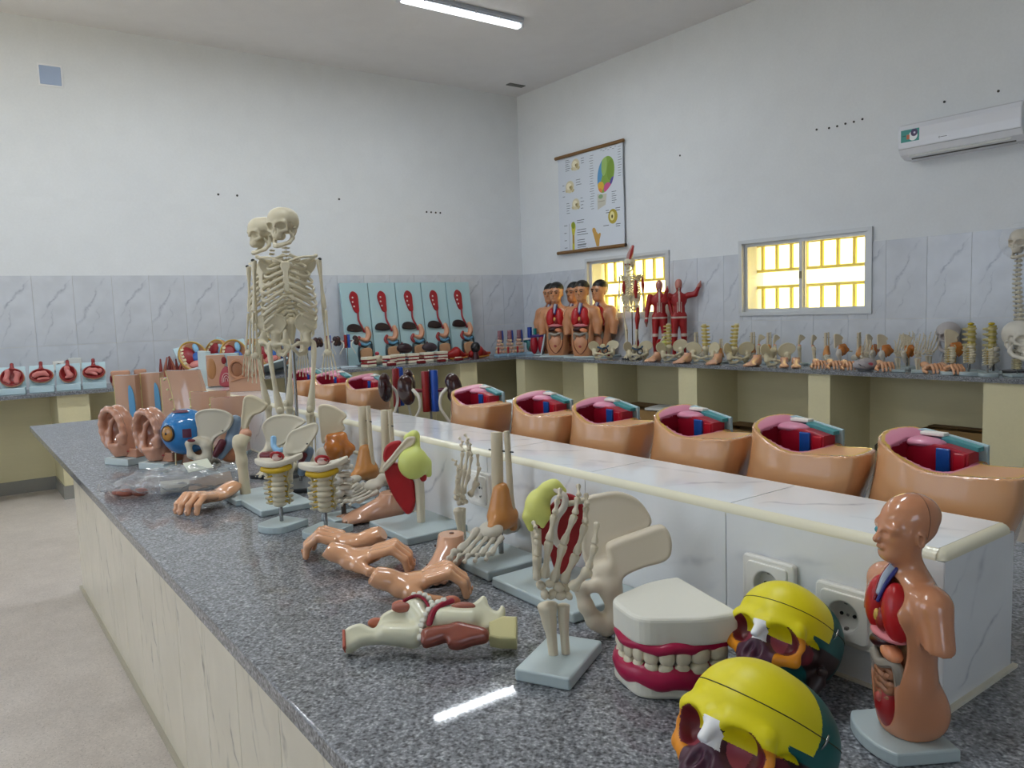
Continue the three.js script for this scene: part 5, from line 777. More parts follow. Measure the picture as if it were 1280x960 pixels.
// ---------- pelvis half-sections behind the shelf ----------
const polyDist = (pts) => { const Q = new THREE.CatmullRomCurve3(pts.map((p) => new THREE.Vector3(p[0], p[1], 0)), true, 'centripetal').getPoints(90).slice(0, -1), n = Q.length; return (x, y) => { let m = 1e9, ins = false; for (let i = 0, j = n - 1; i < n; j = i++) { const a = Q[i], b = Q[j], ex = b.x - a.x, ey = b.y - a.y, wx = x - a.x, wy = y - a.y, t = clamp((wx * ex + wy * ey) / (ex * ex + ey * ey), 0, 1), u = wx - ex * t, v = wy - ey * t; m = min(m, u * u + v * v); if ((a.y > y) !== (b.y > y) && x < ex * (y - a.y) / ey + a.x) ins = !ins; } return (ins ? -1 : 1) * sqrt(m); }; };
{
  // local x runs along the shelf towards the camera, local z faces the shelf
  const t = thing('abdomen_section_model', '', 'pelvis model', [0, 0, 0], 0, 'abdomen half sections in a row');
  const pd = polyDist([[.0, -.05], [.006, -.01], [.028, .03], [.07, .055], [.13, .063], [.225, .056], [.243, .045], [.24, -.02], [.225, -.05], [.156, -.056], [.146, -.088], [.08, -.09], [.02, -.08]]);
  const tl = (x, z) => -.12 * (z + .02) * sstep(.16, .05, x), ht = (x) => mix(.292, .254, sstep(.02, .14, x)) + .004 * sstep(.16, .24, x), prism = (x, y, z) => { const k = .028 * sstep(.28, .1, y) * sstep(.1, .0, x) + .06 * sstep(.25, .05, y) * sstep(.12, .24, x), d = pd(x + k, z), u = y - ht(x) - tl(x, z), v = -y; const a = max(d, -.2), b = max(u, v, .022 - hypot(max(abs(x - .093) - .028, 0), max(abs(z - .0) - .022, 0)) - max(0, .19 - y)); return (min(max(a, b), 0) + hypot(max(a, 0), max(b, 0)) - .0015) * .8; };
  const g = nets(prism, [-.04, -.004, -.1, .255, .34, .075], .0042), s = split(g, (x, y, z) => { const d = pd(x, z); const kk = .028 * sstep(.28, .1, y) * sstep(.1, .0, x) + .06 * sstep(.25, .05, y) * sstep(.12, .24, x); if (y < ht(x) + tl(x, z) - .0045) return pd(x + kk, z) > -.006 ? 'skin' : 'cavity_wall'; if (x > .15) return d > -.006 ? 'skin' : d > -.012 ? 'fat_layer' : 'thigh_muscle'; return d > -.0035 ? 'skin' : d > -.0095 ? 'fat_layer' : d > -.03 ? 'muscle_ring' : 'gut_face'; });
  const cs = { skin: gloss('#d09a6c'), fat_layer: M('#c9a040', .4), muscle_ring: M('#cf7f98', .35), gut_face: M('#cf7f98', .35), cavity_wall: M('#8e1026', .3), thigh_muscle: M('#d09a6c', .4) };
  for (const k in s) P(t, k, s[k], cs[k]);
  const y1 = .29; P(t, 'red_organ', plate([[.04, .17], [.142, .17], [.142, .274], [.105, .282], [.06, .284], [.04, .27]], .04, .003).translate(0, 0, -.046), M('#a3142c', .28), 'crimson organ face'); P(t, 'blue_vessel', rbx(.022, .1, .006, .104, .228, -.0245, .002), M('#1c4f9e', .25), 'blue band'); P(t, 'crimson_band', rbx(.018, .095, .005, .129, .225, -.025, .002), M('#b01024', .25));
  P(t, 'backing_plate', plate([[.02, .05], [.152, .05], [.152, .282], [.1, .292], [.05, .3], [.03, .296]], .008, .002).translate(0, 0, -.076), M('#a9c4cc', .35), 'pale blue backing plate'); P(t, 'teal_cap', plate([[.085, .281], [.146, .272], [.146, .279], [.09, .291]], .02, .001).translate(0, .001, -.062), M('#3f8c90', .35)); P(t, 'white_spine', rbx(.04, .006, .02, .07, .294, -.066, .002).rotateZ(0), M('#e6e0d6', .35)); P(t, 'pink_fold', sph(1, .06, .282, -.045, .04, .009, .024, 14), M('#d486a0', .3));
  const Z = [[7.062, 'flesh abdomen half section nearest the camera at the shelf end'], [6.81, 'flesh abdomen half section, second from the near end of the row'], [6.553, 'flesh abdomen half section, third from the near end of the row'], [6.277, 'flesh abdomen half section, fourth from the near end of the row'], [6.03, 'flesh abdomen half section, fifth from the near end of the row'], [5.715, 'flesh abdomen half section just right of the kidney models'], [4.955, 'flesh abdomen half section just left of the kidney models'], [4.64, 'flesh abdomen half section behind the skeleton legs'], [4.35, 'flesh abdomen half section farthest along the row behind the skeletons']];
  Z.forEach(([z, l], i) => { const o = i ? copy(t, l, [0, 0, 0], -PI / 2) : t; o.userData.label = l; o.rotation.y = -PI / 2; o.position.set(-4.60, CT + .0005, z); });
}
// ---------- kidneys on rods ----------
{
  const kid = nets(F(.012).e([0, 0, 0], [.03, .052, .022]).cut().e([.036, 0, 0], [.016, .022, .03], null, .014), [-.045, -.065, -.035, .045, .065, .035], .0034);
  const t = thing('kidney_model', 'pair of dark kidneys with red and blue vessels on a rod, facing the camera', 'kidney model', [-4.575, CT, 5.515], FC, 'kidney models'), dk = M('#33110f', .22, { clearcoat: .5 }), wt = M('#e3ded2', .3);
  P(t, 'base', rbx(.15, .014, .09, 0, .007, 0, .003), M('#d6e4ea', .2)); P(t, 'rod', tube([[0, .012, -.004], [0, .34, -.004]], .004, { rad: 8, cap: 0 }), STEEL);
  for (const s of [-1, 1]) { const m = P(t, 'kidney', kid, dk, 'dark brown kidney'); m.position.set(s * .078, .275, .0); m.rotation.set(0, s > 0 ? PI : 0, s * -.14); P(t, 'ureter', tube([[s * .055, .275, .012], [s * .038, .255, .018], [s * .034, .215, .018], [s * .058, .17, .012], [s * .07, .14, .008]], [.006, .0055, .0048, .0046, .0045], { rad: 8, seg: 24 }), wt, 'white ureter'); P(t, 'renal_artery', tube([[s * .01, .27, 0], [s * .055, .272, .004]], .0065, { rad: 8 }), s < 0 ? M('#7d1020', .3) : M('#5a1030', .3)); }
  P(t, 'aorta', tube([[-.014, .2, .004], [-.014, .335, .004]], .0125, { rad: 14, cap: 0 }), M('#8f1010', .3), 'red aorta'); P(t, 'vena_cava', tube([[.016, .2, .002], [.016, .338, .002]], .0125, { rad: 14, cap: 0 }), M('#1d4aa5', .3), 'blue vein');
  const c = copy(t, 'pair of dark kidneys on a rod seen edge-on at the left', [-4.575, CT, 5.285], FC + 1.15);
  // three more stand on the far worktop
  for (const [x, z, r, l] of [[-2.95, .33, .2, 'kidney set with blue and red vessels, leftmost by the digestive boards'], [-2.72, .3, .5, 'kidney set with blue and red vessels, middle one by the digestive boards'], [-2.5, .27, .1, 'kidney set with blue and red vessels touching the first digestive board']]) copy(t, l, [x, CT, z], FC + r + .3).scale.set(1.15, 1.0, 1.15);
}
// ---------- left worktop: womb models, sections, digestive boards, casts ----------
const counterZ = CT + .0005;
{
  const kinds = [[-5.44, 'twins', 'womb model with two curled twins, leftmost on its blue easel'], [-5.24, 'cross', 'womb model with baby lying across, second on its blue easel'], [-5.05, 'head', 'womb model with upright baby, third on its blue easel'], [-4.86, 'breech', 'womb model with baby lying sideways, rightmost on its blue easel'], [-5.64, 'twins', 'womb model cut off by the left picture edge']];
  const shell = M('#c08a68', .3), womb = M('#8e2a2a', .3), baby = M('#c4726c', .3);
  for (const [x, k, l] of kinds) {
    const t = thing('womb_model', l, 'womb model', [x, counterZ, .42], FC * .25, 'womb models on easels');
    P(t, 'base', rbx(.175, .05, .12, 0, .025, .03, .004), M('#bcd3da', .35)); const bd = P(t, 'easel_board', rb(.175, .2, .012, .004), M('#bcd8e0', .35)); bd.position.set(0, .12, -.045); bd.rotation.x = -.45;
    const R = k === 'head' ? [.066, .078] : k === 'twins' ? [.086, .08] : [.088, .062]; const g = nets(F(.01).e([0, 0, 0], [R[0], R[1], .04]).c([0, R[1] - .012, 0], [0, R[1] + .018, 0], .018, .014).cut().e([0, .004, .032], [R[0] - .012, R[1] - .012, .04], null, .004), [-.1, -.09, -.05, .1, .105, .05], .006), s = split(g, (a, b, c) => hypot(a / R[0], b / R[1]) > .93 && c < .02 && b < R[1] * .6 ? 'shell' : 'womb_wall');
    const tilt = (m) => { m.position.set(0, .13, .0); m.rotation.x = -.4; return m; }; for (const q in s) tilt(P(t, q, s[q], q === 'shell' ? shell : womb));
    const bod = (pts, rs, h, hr) => tilt(P(t, 'baby', nets(F(.012).ch(pts, rs).e(h, [hr, hr * 1.1, hr]), [-.09, -.09, -.03, .09, .09, .06], .005), baby));
    if (k === 'twins') { bod([[-.03, .02, .018], [-.042, -.02, .02], [-.02, -.045, .02]], [.02, .018, .012], [-.03, .045, .018], .02); bod([[.03, -.02, .018], [.042, .02, .02], [.022, .04, .02]], [.02, .018, .012], [.03, -.04, .018], .02); } else if (k === 'head') bod([[0, .01, .018], [.018, -.02, .02], [-.012, -.035, .024]], [.022, .02, .012], [-.006, .042, .018], .022); else if (k === 'cross') { bod([[-.02, .012, .018], [.02, .014, .02], [.045, -.005, .02]], [.022, .02, .013], [-.045, .0, .018], .021); bod([[.0, -.032, .02], [.05, -.03, .018]], [.011, .01], [-.02, -.034, .018], .011); } else bod([[.01, .012, .018], [-.03, .016, .02], [-.05, .0, .02], [.02, -.026, .024]], [.022, .019, .013, .011], [.046, .004, .018], .02);
    P(t, 'neck', tube([[0, .215, -.035], [0, .235, -.045]], .014, { rad: 8 }), womb);
  }
  for (const [x, z, w, l] of [[-4.66, .42, .15, 'small flesh torso block on the left worktop beside the womb models'], [-4.5, .4, .1, 'small flesh block with dark hollows farther along the left worktop']]) { const t = thing('flesh_block', l, 'section model', [x, counterZ, z], FC * .3, 'flesh blocks on the left worktop'); P(t, 'block', nets(F(.02).b([0, .065, 0], [w / 2, .065, .035], .015).cut().e([-w * .55, .06, .02], [.018, .04, .03], null, .01), [-.1, -.004, -.05, .1, .14, .05], .006), M('#c29074', .35)); P(t, 'red_edge', sph(1, -w * .48, .06, .01, .012, .035, .02, 12), DKRED); P(t, 'dark_dot', sph(.006, w * .2, .09, .034, 1, 1, .5, 8), MAROON); }
  const t = thing('vessel_tangle', 'tangle of brown-red vessel pieces standing on the left worktop', 'tissue model', [-4.2, counterZ, .3], 0); for (let i = 0; i < 9; i++) { const a = i * .7, x = (i - 4) * .028; P(t, 'vessel', tube([[x, .0, 0], [x + .01 * sin(a), .1, .01], [x + .03 * sin(a * 1.7), .2 + .02 * sin(a), .02]], [.022, .016, .007], { rad: 7 }), M(['#8d3a30', '#a8614c', '#6d2420'][i % 3], .4)); } P(t, 'base', rbx(.28, .015, .1, 0, .0075, 0, .003), BASE);
}
{ // median pelvis sections, a crowded row
  const t = thing('pelvic_section_model', '', 'section model', [0, 0, 0], 0, 'colourful pelvis sections on the left worktop');
  P(t, 'base', rbx(.22, .016, .14, 0, .008, 0, .003), BASE); const sh = nets(F(.012).e([0, .13, -.01], [.105, .13, .07]).cut().b([0, .13, .09], [.2, .2, .07], .001, null, 0).e([.012, .135, .03], [.085, .105, .045], null, .006), [-.12, -.01, -.09, .12, .27, .05], .006); P(t, 'skin_shell', sh, M('#c08a68', .3)); P(t, 'fat_rim', tube(Array.from({ length: 16 }, (_, i) => { const a = mix(-.6, 4.0, i / 15); return [.099 * cos(a), .13 + .122 * sin(a), .022]; }), .006, { rad: 7, seg: 40 }), OCHRE);
  P(t, 'red_muscle', sph(1, -.03, .15, .008, .05, .075, .026, 16), M('#8e1220', .35), 'crimson muscle'); P(t, 'blue_organ', sph(1, .025, .11, .022, .038, .045, .02, 14), M('#2b5fa8', .35), 'blue organ'); P(t, 'pale_blue_organ', sph(1, .04, .19, .018, .022, .04, .016, 12), M('#7fb0cf', .35)); P(t, 'pink_organ', sph(1, .0, .06, .022, .055, .03, .02, 14), M('#cf7f78', .35)); for (let i = 0; i < 5; i++) P(t, 'spine_bone', rbx(.026, .02, .03, -.075 + i * .004, .09 + i * .028, .012, .005), M('#d9d3ac', .45)); P(t, 'backing_board', rbx(.2, .25, .012, 0, .14, -.055, .003), M('#b9d4dc', .4));
  const put = [[-4.0, .38, .5, 'colourful pelvis section, leftmost of the row behind the curved flesh panel'], [-3.84, .16, -.35, 'colourful pelvis section, second in the row on the left worktop'], [-3.66, .4, .25, 'colourful pelvis section with pale edge above the relief boards'], [-3.5, .16, -.2, 'colourful pelvis section, fourth in the row on the left worktop'], [-3.32, .4, .55, 'colourful pelvis section left of the skeleton arms'], [-3.16, .16, -.1, 'colourful pelvis section behind the skeleton arms']];
  put.forEach(([x, z, a, l], i) => { const o = i ? copy(t, l, [x, counterZ, z], FC + a) : t; o.userData.label = l; o.position.set(x, counterZ, z); o.rotation.set([-.5, -.2, -.3, -.3, -.5, -.2][i], FC + a, [.25, -.3, .2, -.15, .28, .1][i], 'YXZ'); o.scale.setScalar(1.2); drop(o, counterZ); });
}
{ // digestive system boards leaning on the wall
  const t = thing('digestive_board', '', 'anatomy board', [0, 0, 0], 0, 'digestive system boards'), W = .315, Hb = .87, q = (x, y, z = .018) => [(x - 312) / 760, (640 - y) / 640 + .0, z];
  P(t, 'board', rbx(W, Hb, .02, 0, Hb / 2, 0, .003), M('#aecdd2', .4));
  P(t, 'head_organs', nets(F(.012).slab([[262, 175], [290, 140], [330, 160], [336, 230], [328, 290], [300, 285], [275, 235]].map((p) => q(...p).slice(0, 2)), .012), [-.1, .5, -.02, .07, .81, .02], .006).translate(0, 0, .018), M('#9c1620', .35), 'red mouth and throat'); for (const [x, y] of [[285, 185], [282, 215], [290, 245]]) P(t, 'white_tooth', sph(.01, ...q(x, y, .032), 1, 1, .6, 8), M('#e6d6d0', .4));
  P(t, 'gullet', tube([q(322, 285), q(322, 340), q(345, 385), q(360, 420)], .011, { rad: 8 }), M('#a03038', .35)); P(t, 'liver', nets(F(.012).slab([[212, 405], [225, 372], [270, 362], [330, 380], [345, 410], [300, 418], [250, 415]].map((p) => q(...p).slice(0, 2)), .016), [-.16, .3, -.03, .08, .47, .03], .006).translate(0, 0, .022), M('#241416', .3), 'black-brown liver');
  P(t, 'stomach', tube([q(385, 395), q(395, 440), q(370, 475), q(320, 465)], [.026, .032, .028, .016], { rad: 10 }), M('#d49a7a', .35), 'peach stomach'); P(t, 'duodenum', tube([q(310, 455), q(292, 480), q(310, 505)], .018, { rad: 8 }), M('#9a3838', .35)); P(t, 'large_bowel', tube([q(410, 640), q(412, 560), q(405, 490), q(360, 520), q(310, 515), q(292, 560), q(296, 620)], .0125, { rad: 8, seg: 40 }), M('#24363c', .35), 'dark large bowel'); P(t, 'blue_bowel', tube([q(320, 500, .03), q(355, 512, .03), q(395, 500, .03)], .014, { rad: 8 }), M('#5f98b8', .35)); P(t, 'small_bowel', nets(F(.01).slab([[310, 540], [400, 535], [402, 590], [375, 630], [330, 625], [305, 590]].map((p) => q(...p).slice(0, 2)), .02), [-.04, .0, -.03, .15, .18, .03], .007).translate(0, 0, .024), M('#c0946e', .5), 'tan small bowel'); P(t, 'appendix', tube([q(310, 590), q(318, 625), q(340, 640)], .012, { rad: 7 }), M('#a8443c', .35));
  for (let i = 0; i < 5; i++) { const l = ['first digestive system board from the left, behind the kidneys', 'second digestive system board from the left', 'middle one of the five digestive system boards', 'fourth digestive system board from the left', 'fifth digestive system board, nearest the room corner'][i], o = i ? copy(t, l, [0, 0, 0]) : t; o.userData.label = l; o.position.set(-2.3 + i * .325, counterZ, .165); o.rotation.x = -.13; drop(o, counterZ); }
}
{ // stacked dental casts and organs in front of the boards
  const t = thing('dental_cast', '', 'dental model', [0, 0, 0], 0, 'stacked dental casts'); P(t, 'lower_block', rbx(.13, .03, .1, 0, .015, 0, .008), IVORY); P(t, 'lower_gum', rbx(.132, .016, .102, 0, .036, 0, .006), M('#8c1020', .35)); P(t, 'upper_gum', rbx(.132, .014, .102, 0, .068, 0, .006), M('#8c1020', .35)); P(t, 'upper_block', rbx(.13, .03, .1, 0, .089, 0, .008), IVORY); for (let i = 0; i < 6; i++) P(t, 'tooth', rbx(.018, .022, .014, -.05 + i * .02, .053, .046, .005), M('#e6dfcc', .3));
  const put = [[-2.36, .46, .3, 'dental cast with red gums, leftmost below the first board'], [-1.97, .36, .1, 'dental cast with red gums, second of the row'], [-1.8, .36, -.1, 'dental cast with red gums, third of the row'], [-1.62, .36, .05, 'dental cast with red gums, fourth of the row'], [-1.44, .36, .0, 'dental cast with red gums, rightmost beside the red muscle models'], [-2.13, .48, .5, 'dental cast beside the small pale skull piece']]; put.forEach(([x, z, a, l], i) => { const o = i ? copy(t, l, [x, counterZ, z], a) : t; o.userData.label = l; o.position.set(x, counterZ, z); o.rotation.y = a; });
  const s = thing('tooth_block', 'small dark red tooth block at the worktop edge, leftmost', 'dental model', [-2.15, counterZ, .555], 0, 'small red tooth blocks'); P(s, 'red_base', rbx(.09, .03, .06, 0, .015, 0, .01), M('#6d0c16', .35)); P(s, 'white_cap', rbx(.08, .014, .02, 0, .034, -.01, .006), IVORY); [[-1.8, 'small dark red tooth block at the worktop edge, second'], [-1.55, 'small dark red tooth block at the worktop edge, third'], [-1.33, 'small dark red tooth block at the worktop edge, rightmost']].forEach(([x, l]) => copy(s, l, [x, counterZ, .555], 0));
  const blob = (n, l, c, x, z, r, col, y = 0) => { const o = thing(n, l, c, [x, counterZ + y, z], 0); P(o, 'lobe', nets(F(.03).e([0, r[1], 0], r).e([r[0] * .5, r[1] * .8, .01], [r[0] * .6, r[1] * .7, r[2] * .8]), [-.2, -.01, -.12, .25, .2, .12], .008), M(col, .3)); P(o, 'stalk', tube([[-r[0] * .3, r[1] * 1.6, 0], [-r[0] * .3, r[1] * 2.1, .01]], .01, { rad: 8 }), M('#5a2a2a', .4)); return o; };
  blob('liver_model', 'dark purple liver model on top of the casts, left', 'organ model', -1.86, .3, [.085, .055, .05], '#2a1018', .106); blob('liver_model', 'grey-purple liver model on top of the casts, right', 'organ model', -1.55, .3, [.085, .05, .05], '#3a2c34', .106);
  for (const [x, l] of [[-1.22, 'red muscle model with yellow edge, left of the black ball'], [-.92, 'red muscle model with yellow edge, right of the black ball']]) { const o = thing('muscle_model', l, 'muscle model', [x, counterZ, .33], 0, 'red muscle models'); P(o, 'muscle', nets(F(.03).ch([[-.14, .05, 0], [.0, .075, 0], [.14, .04, 0]], [.045, .075, .035]).cut().b([0, -.05, 0], [.4, .05, .3], .001, null, 0), [-.22, -.004, -.1, .22, .17, .1], .009), M('#9c1410', .4)); P(o, 'yellow_edge', tube([[-.15, .015, .06], [0, .012, .08], [.17, .02, .04]], .012, { rad: 8 }), M('#b5762a', .4)); P(o, 'tendon', tube([[.14, .04, 0], [.22, .05, .0]], [.03, .018], { rad: 8 }), M('#a84a20', .4)); o.scale.set(.72, .9, .8); }
  const b = thing('black_ball_model', 'glossy black ball model between the red muscle models', 'organ model', [-1.07, counterZ, .5], 0); P(b, 'ball', sph(.055, 0, .13, 0, 1, 1.1, 1, 20), M('#151214', .2)); P(b, 'foot', cyl(.04, .025, .09, 0, 0, 0, 14), M('#3a1216', .4));
  const p = thing('skull_piece', 'small pale skull piece with pink knob among the dental casts', 'bone model', [-2.2, counterZ, .36], 0); P(p, 'bone', nets(F(.02).e([0, .06, 0], [.07, .05, .05]).cut().e([.03, .08, .04], [.03, .03, .03], null, .01), [-.1, -.004, -.07, .1, .13, .07], .006), BONE2); P(p, 'pink_knob', sph(.022, -.01, .125, 0, 1, 1, 1, 12), M('#a8283c', .35));
}
{ // bronchial trees and lung board in the corner
  const t = thing('lung_lobule_model', '', 'lung model', [0, 0, 0], 0, 'lung lobule models'); P(t, 'base', rbx(.12, .03, .1, 0, .015, 0, .003), M('#9fc0d6', .35)); for (let i = 0; i < 26; i++) { const r = floor(i / 6), a = (i % 6) / 6 * 2 * PI + r * .5, y = .05 + r * .045, R = .05 - r * .01; P(t, 'alveolus', sph(.021, R * cos(a), y, R * sin(a) * .8, 1, 1, 1, 9), M(i % 3 ? '#cfa48c' : '#d9c09a', .45)); } P(t, 'airway', tube([[0, .2, 0], [0, .31, 0]], [.03, .028], { rad: 10, cap: 0 }), M('#8a5c66', .4)); P(t, 'blue_vein', tube([[.022, .12, .01], [.03, .22, .012], [.024, .31, .01]], [.014, .018, .018], { rad: 8, cap: 0 }), M('#1c3f8c', .35), 'blue vessel'); P(t, 'red_artery', tube([[-.05, .03, .03], [-.05, .1, .03]], .012, { rad: 8 }), RED);
  [[-.62, .34, 'lung lobule model with blue vein, leftmost of three'], [-.5, .37, 'lung lobule model with blue vein, middle of three'], [-.37, .38, 'lung lobule model with blue vein, rightmost of three']].forEach(([x, z, l], i) => { const o = i ? copy(t, l, [x, counterZ, z], FC) : t; o.userData.label = l; o.position.set(x, counterZ, z); o.rotation.y = 0; o.scale.setScalar(.95); });
  const c = thing('larynx_model', 'teal and blue larynx model between the lung lobules and red lung board', 'organ model', [-.24, counterZ, .42], FC); P(c, 'base', rbx(.1, .03, .08, 0, .015, 0, .003), M('#9fc0d6', .35)); P(c, 'cartilage', nets(F(.02).e([0, .1, 0], [.045, .07, .035]).c([-.06, .16, 0], [.06, .16, 0], .02, .02), [-.1, .01, -.06, .1, .2, .06], .007), M('#2c6f70', .35)); P(c, 'blue_tube', tube([[0, .16, 0], [0, .32, 0]], .028, { rad: 10, cap: 0 }), M('#1c3f9c', .35)); P(c, 'white_rim', tube([[-.08, .175, .01], [0, .185, .02], [.08, .18, .01]], .012, { rad: 8 }), M('#d9d0cc', .35)); P(c, 'brown_muscle', sph(1, .02, .07, .02, .04, .045, .03, 12), M('#6a4038', .4));
  const l = thing('lung_board', 'red lungs on a tilted white board in the room corner', 'lung model', [-.34, counterZ, .66], FC - .3); P(l, 'board', rb(.02, .34, .2, .003).rotateZ(-.22).translate(.12, .17, 0), M('#c9d6da', .4)); P(l, 'board_cap', rbx(.05, .04, .08, .16, .33, 0, .004), M('#1d2c48', .4)); for (const s of [-1, 1]) P(l, 'lung', sph(1, .03 + s * .045, .13, .02, .045, .115, .045, 16), M('#a01224', .35), 'red lung'); P(l, 'teal_tube', tube([[.0, .22, .02], [.0, .31, .02]], .02, { rad: 9, cap: 0 }), M('#1f7a78', .35)); P(l, 'brown_tube', tube([[.07, .22, .02], [.085, .31, .02]], .018, { rad: 9, cap: 0 }), M('#5c3438', .35)); P(l, 'violet_collar', tube([[-.04, .215, .04], [.03, .225, .05], [.09, .22, .03]], .016, { rad: 8 }), M('#3a1e6a', .35));
}
// ---------- right worktop: torsos, figures, bones ----------
{
  const t = torso({ label: 'tall black-haired torso model, front left of the group by the window', pos: [-.38, counterZ, 1.10], turn: FC - .35, adult: true, hair: true, skin: M('#c58a62', .28), cell: .004, group: 'large torso models' }); t.scale.setScalar(2.9); P(t, 'pelvis_plate', sph(1, 0, .055, .016, .026, .03, .018, 16), M('#c98f6c', .3)); P(t, 'base', rbx(.12, .006, .09, 0, .003, 0, .002), BASE);
  copy(t, 'tall black-haired torso model, front right of the group by the window', [-.36, counterZ, 1.5], FC - .45); copy(t, 'tall black-haired torso model behind, between the two front ones', [-.15, counterZ, 1.13], FC - .75); copy(t, 'tall black-haired torso model behind, right, backlit by the small window', [-.17, counterZ, 1.57], FC - .75); copy(t, 'tall torso model mostly hidden behind the leftmost torso', [-.2, counterZ, .78], FC - .5);
}
{ // muscle men
  const man = (label, pos, turn, up) => {
    const t = thing('muscle_figure', label, 'muscle figure', pos, turn, 'standing muscle figures'); const f = F(.02).e([0, .715, .0], [.034, .045, .04]).e([0, .69, .012], [.026, .034, .028]).c([0, .63, -.005], [0, .675, 0], .022, .02).e([0, .56, 0], [.078, .075, .048]).e([0, .47, 0], [.058, .07, .04]).e([0, .41, -.004], [.064, .045, .046]);
    for (const s of [-1, 1]) { f.c([s * .035, .4, 0], [s * .045, .22, .004], .042, .027).c([s * .045, .22, .004], [s * .048, .03, -.006], .028, .016).c([s * .048, .03, -.006], [s * .056, .014, .06], .016, .011).e([s * .046, .15, -.012], [.024, .05, .024]); if (up && s > 0) f.ch([[s * .088, .6, 0], [s * .15, .61, .03], [s * .19, .69, .05]], [.03, .024, .016]).ch([[s * .19, .69, .05], [s * .2, .73, .055]], [.014, .007]); else if (up) f.ch([[s * .088, .6, 0], [s * .14, .56, .04], [s * .12, .65, .09]], [.03, .024, .016]).c([s * .12, .65, .09], [s * .115, .69, .1], .013, .007); else f.ch([[s * .088, .6, 0], [s * .115, .48, -.004], [s * .13, .36, .02]], [.03, .023, .015]).c([s * .13, .36, .02], [s * .128, .31, .03], .013, .007); }
    const s = split(nets(f, [-.22, -.005, -.07, .24, .775, .13], .0065), (x, y, z) => y > .675 ? (z > .012 || y > .735 ? 'face_muscle' : 'scalp') : y < .4 && y > .385 || abs(x) < .008 && y > .45 && z > 0 ? 'tendon' : z > .03 && y > .44 && y < .54 && abs(abs(x) - .02) < .003 ? 'tendon' : y < .035 || y < .24 && y > .21 ? 'tendon' : abs(x) > .118 && y < .36 ? 'hand' : 'muscle'); const c = { face_muscle: '#b9776c', scalp: '#8c5a48', tendon: '#c9b8ac', muscle: '#9c1418', hand: '#8a5a4c' }; for (const k in s) for (const g1 of comps(s[k])) P(t, k, g1, M(c[k], .35)); P(t, 'base', rbx(.2, .012, .18, 0, -.004, .01, .003), BASE); t.position.y += .01; return t;
  };
  man('red muscle figure with lowered arms right of the small window', [-.16, counterZ, 2.42], FC - .2, false); man('red muscle figure with raised arms beside the larger window', [-.15, counterZ, 2.66], FC - .1, true);
  // muscle skeleton in front of the small window
  const sk2 = skeleton('tall skeleton with painted red muscles before the small window', [-.3, counterZ, 2.17], FC - .3); sk2.name = numbered('muscle_skeleton_model'); sk2.scale.setScalar(1.17); sk2.userData.group = undefined; delete sk2.userData.group; 
  for (const [a, b, r] of [[[.05, .66, .05], [.05, .52, .05], .02], [[-.05, .66, .05], [-.05, .56, .05], .016], [[.06, .43, .02], [.05, .26, .02], .022], [[.045, .2, -.02], [.045, .06, -.01], .018], [[.1, .69, -.01], [.104, .57, -.012], .014]]) P(sk2, 'red_muscle', tube([a, b], [r * .5, r, r * .5], { rad: 9, seg: 10 }), M('#a02420', .35)); P(sk2, 'raised_arm', tube([[-.02, .8, .02], [.005, .88, .03], [.03, .95, .03]], [.02, .026, .014], { rad: 10 }), M('#b08a84', .4)); P(sk2, 'arm_muscle', tube([[0, .83, .045], [.022, .9, .05], [.034, .95, .045]], [.008, .014, .006], { rad: 8 }), M('#a02420', .35)); for (const s of [-1, 1]) P(sk2, 'eye_muscle', sph(.009, s * .016 - .012, .801, .056, 1, 1, 1, 10), M('#8e1416', .35));
}
function pelvisModel(label, pos, turn, o = {}) {
  const t = thing(o.spine ? 'pelvis_spine_model' : 'pelvis_bone_model', label, 'pelvis model', pos, turn, 'pelvis bones on the right worktop'), m = M('#d3c8a8', .42);
  for (const s of [-1, 1]) P(t, 'hip_bone', nets(F(.014).slab([[s * .03, .1], [s * .05, .16], [s * .1, .185], [s * .15, .165], [s * .155, .12], [s * .12, .085], [s * .085, .065], [s * .05, .075]], .006, (x, y) => -.03 + .5 * (abs(x) - .05), .004).c([s * .09, .085, .015], [s * .095, .05, .02], .024, .022).ch([[s * .09, .06, .03], [s * .05, .055, .06], [s * .008, .045, .068]], [.012, .009, .01]).ch([[s * .008, .038, .066], [s * .045, .014, .04], [s * .075, .014, .01], [s * .09, .05, 0]], [.009, .009, .013, .015]), [min(0, s * .175), -.006, -.07, max(0, s * .175), .205, .09], .007), m);
  P(t, 'sacrum', nets(F(.01).c([0, .12, -.045], [0, .04, -.07], .03, .01), [-.05, .02, -.1, .05, .17, 0], .007), m);
  if (o.spine) for (let i = 0; i < 6; i++) { const v = P(t, 'vertebra', VERT, M('#c9b668', .42)); v.position.set(0, .16 + i * .032, -.05 + .006 * i); v.scale.set(1.25, 1.7, 1.25); P(t, 'disc', cyl(.019, .019, .012, 0, .172 + i * .032, -.036 + .006 * i, 12), M('#d9cfa4', .4)); }
  if (o.vessels) { P(t, 'blue_vessel', tube([[-.06, .12, .02], [0, .1, .03], [.05, .13, .02]], .009, { rad: 7 }), M('#44607c', .35)); P(t, 'dark_ring', new THREE.TorusGeometry(.028, .006, 8, 18).translate(.01, .085, .04), M('#2a2c30', .4)); P(t, 'red_vessel', tube([[.06, .02, .02], [.02, .05, .03]], .012, { rad: 7 }), DKRED); }
  if (o.base) P(t, 'base', rbx(.2, .014, .14, 0, -.006, 0, .003), BASE); return t;
}
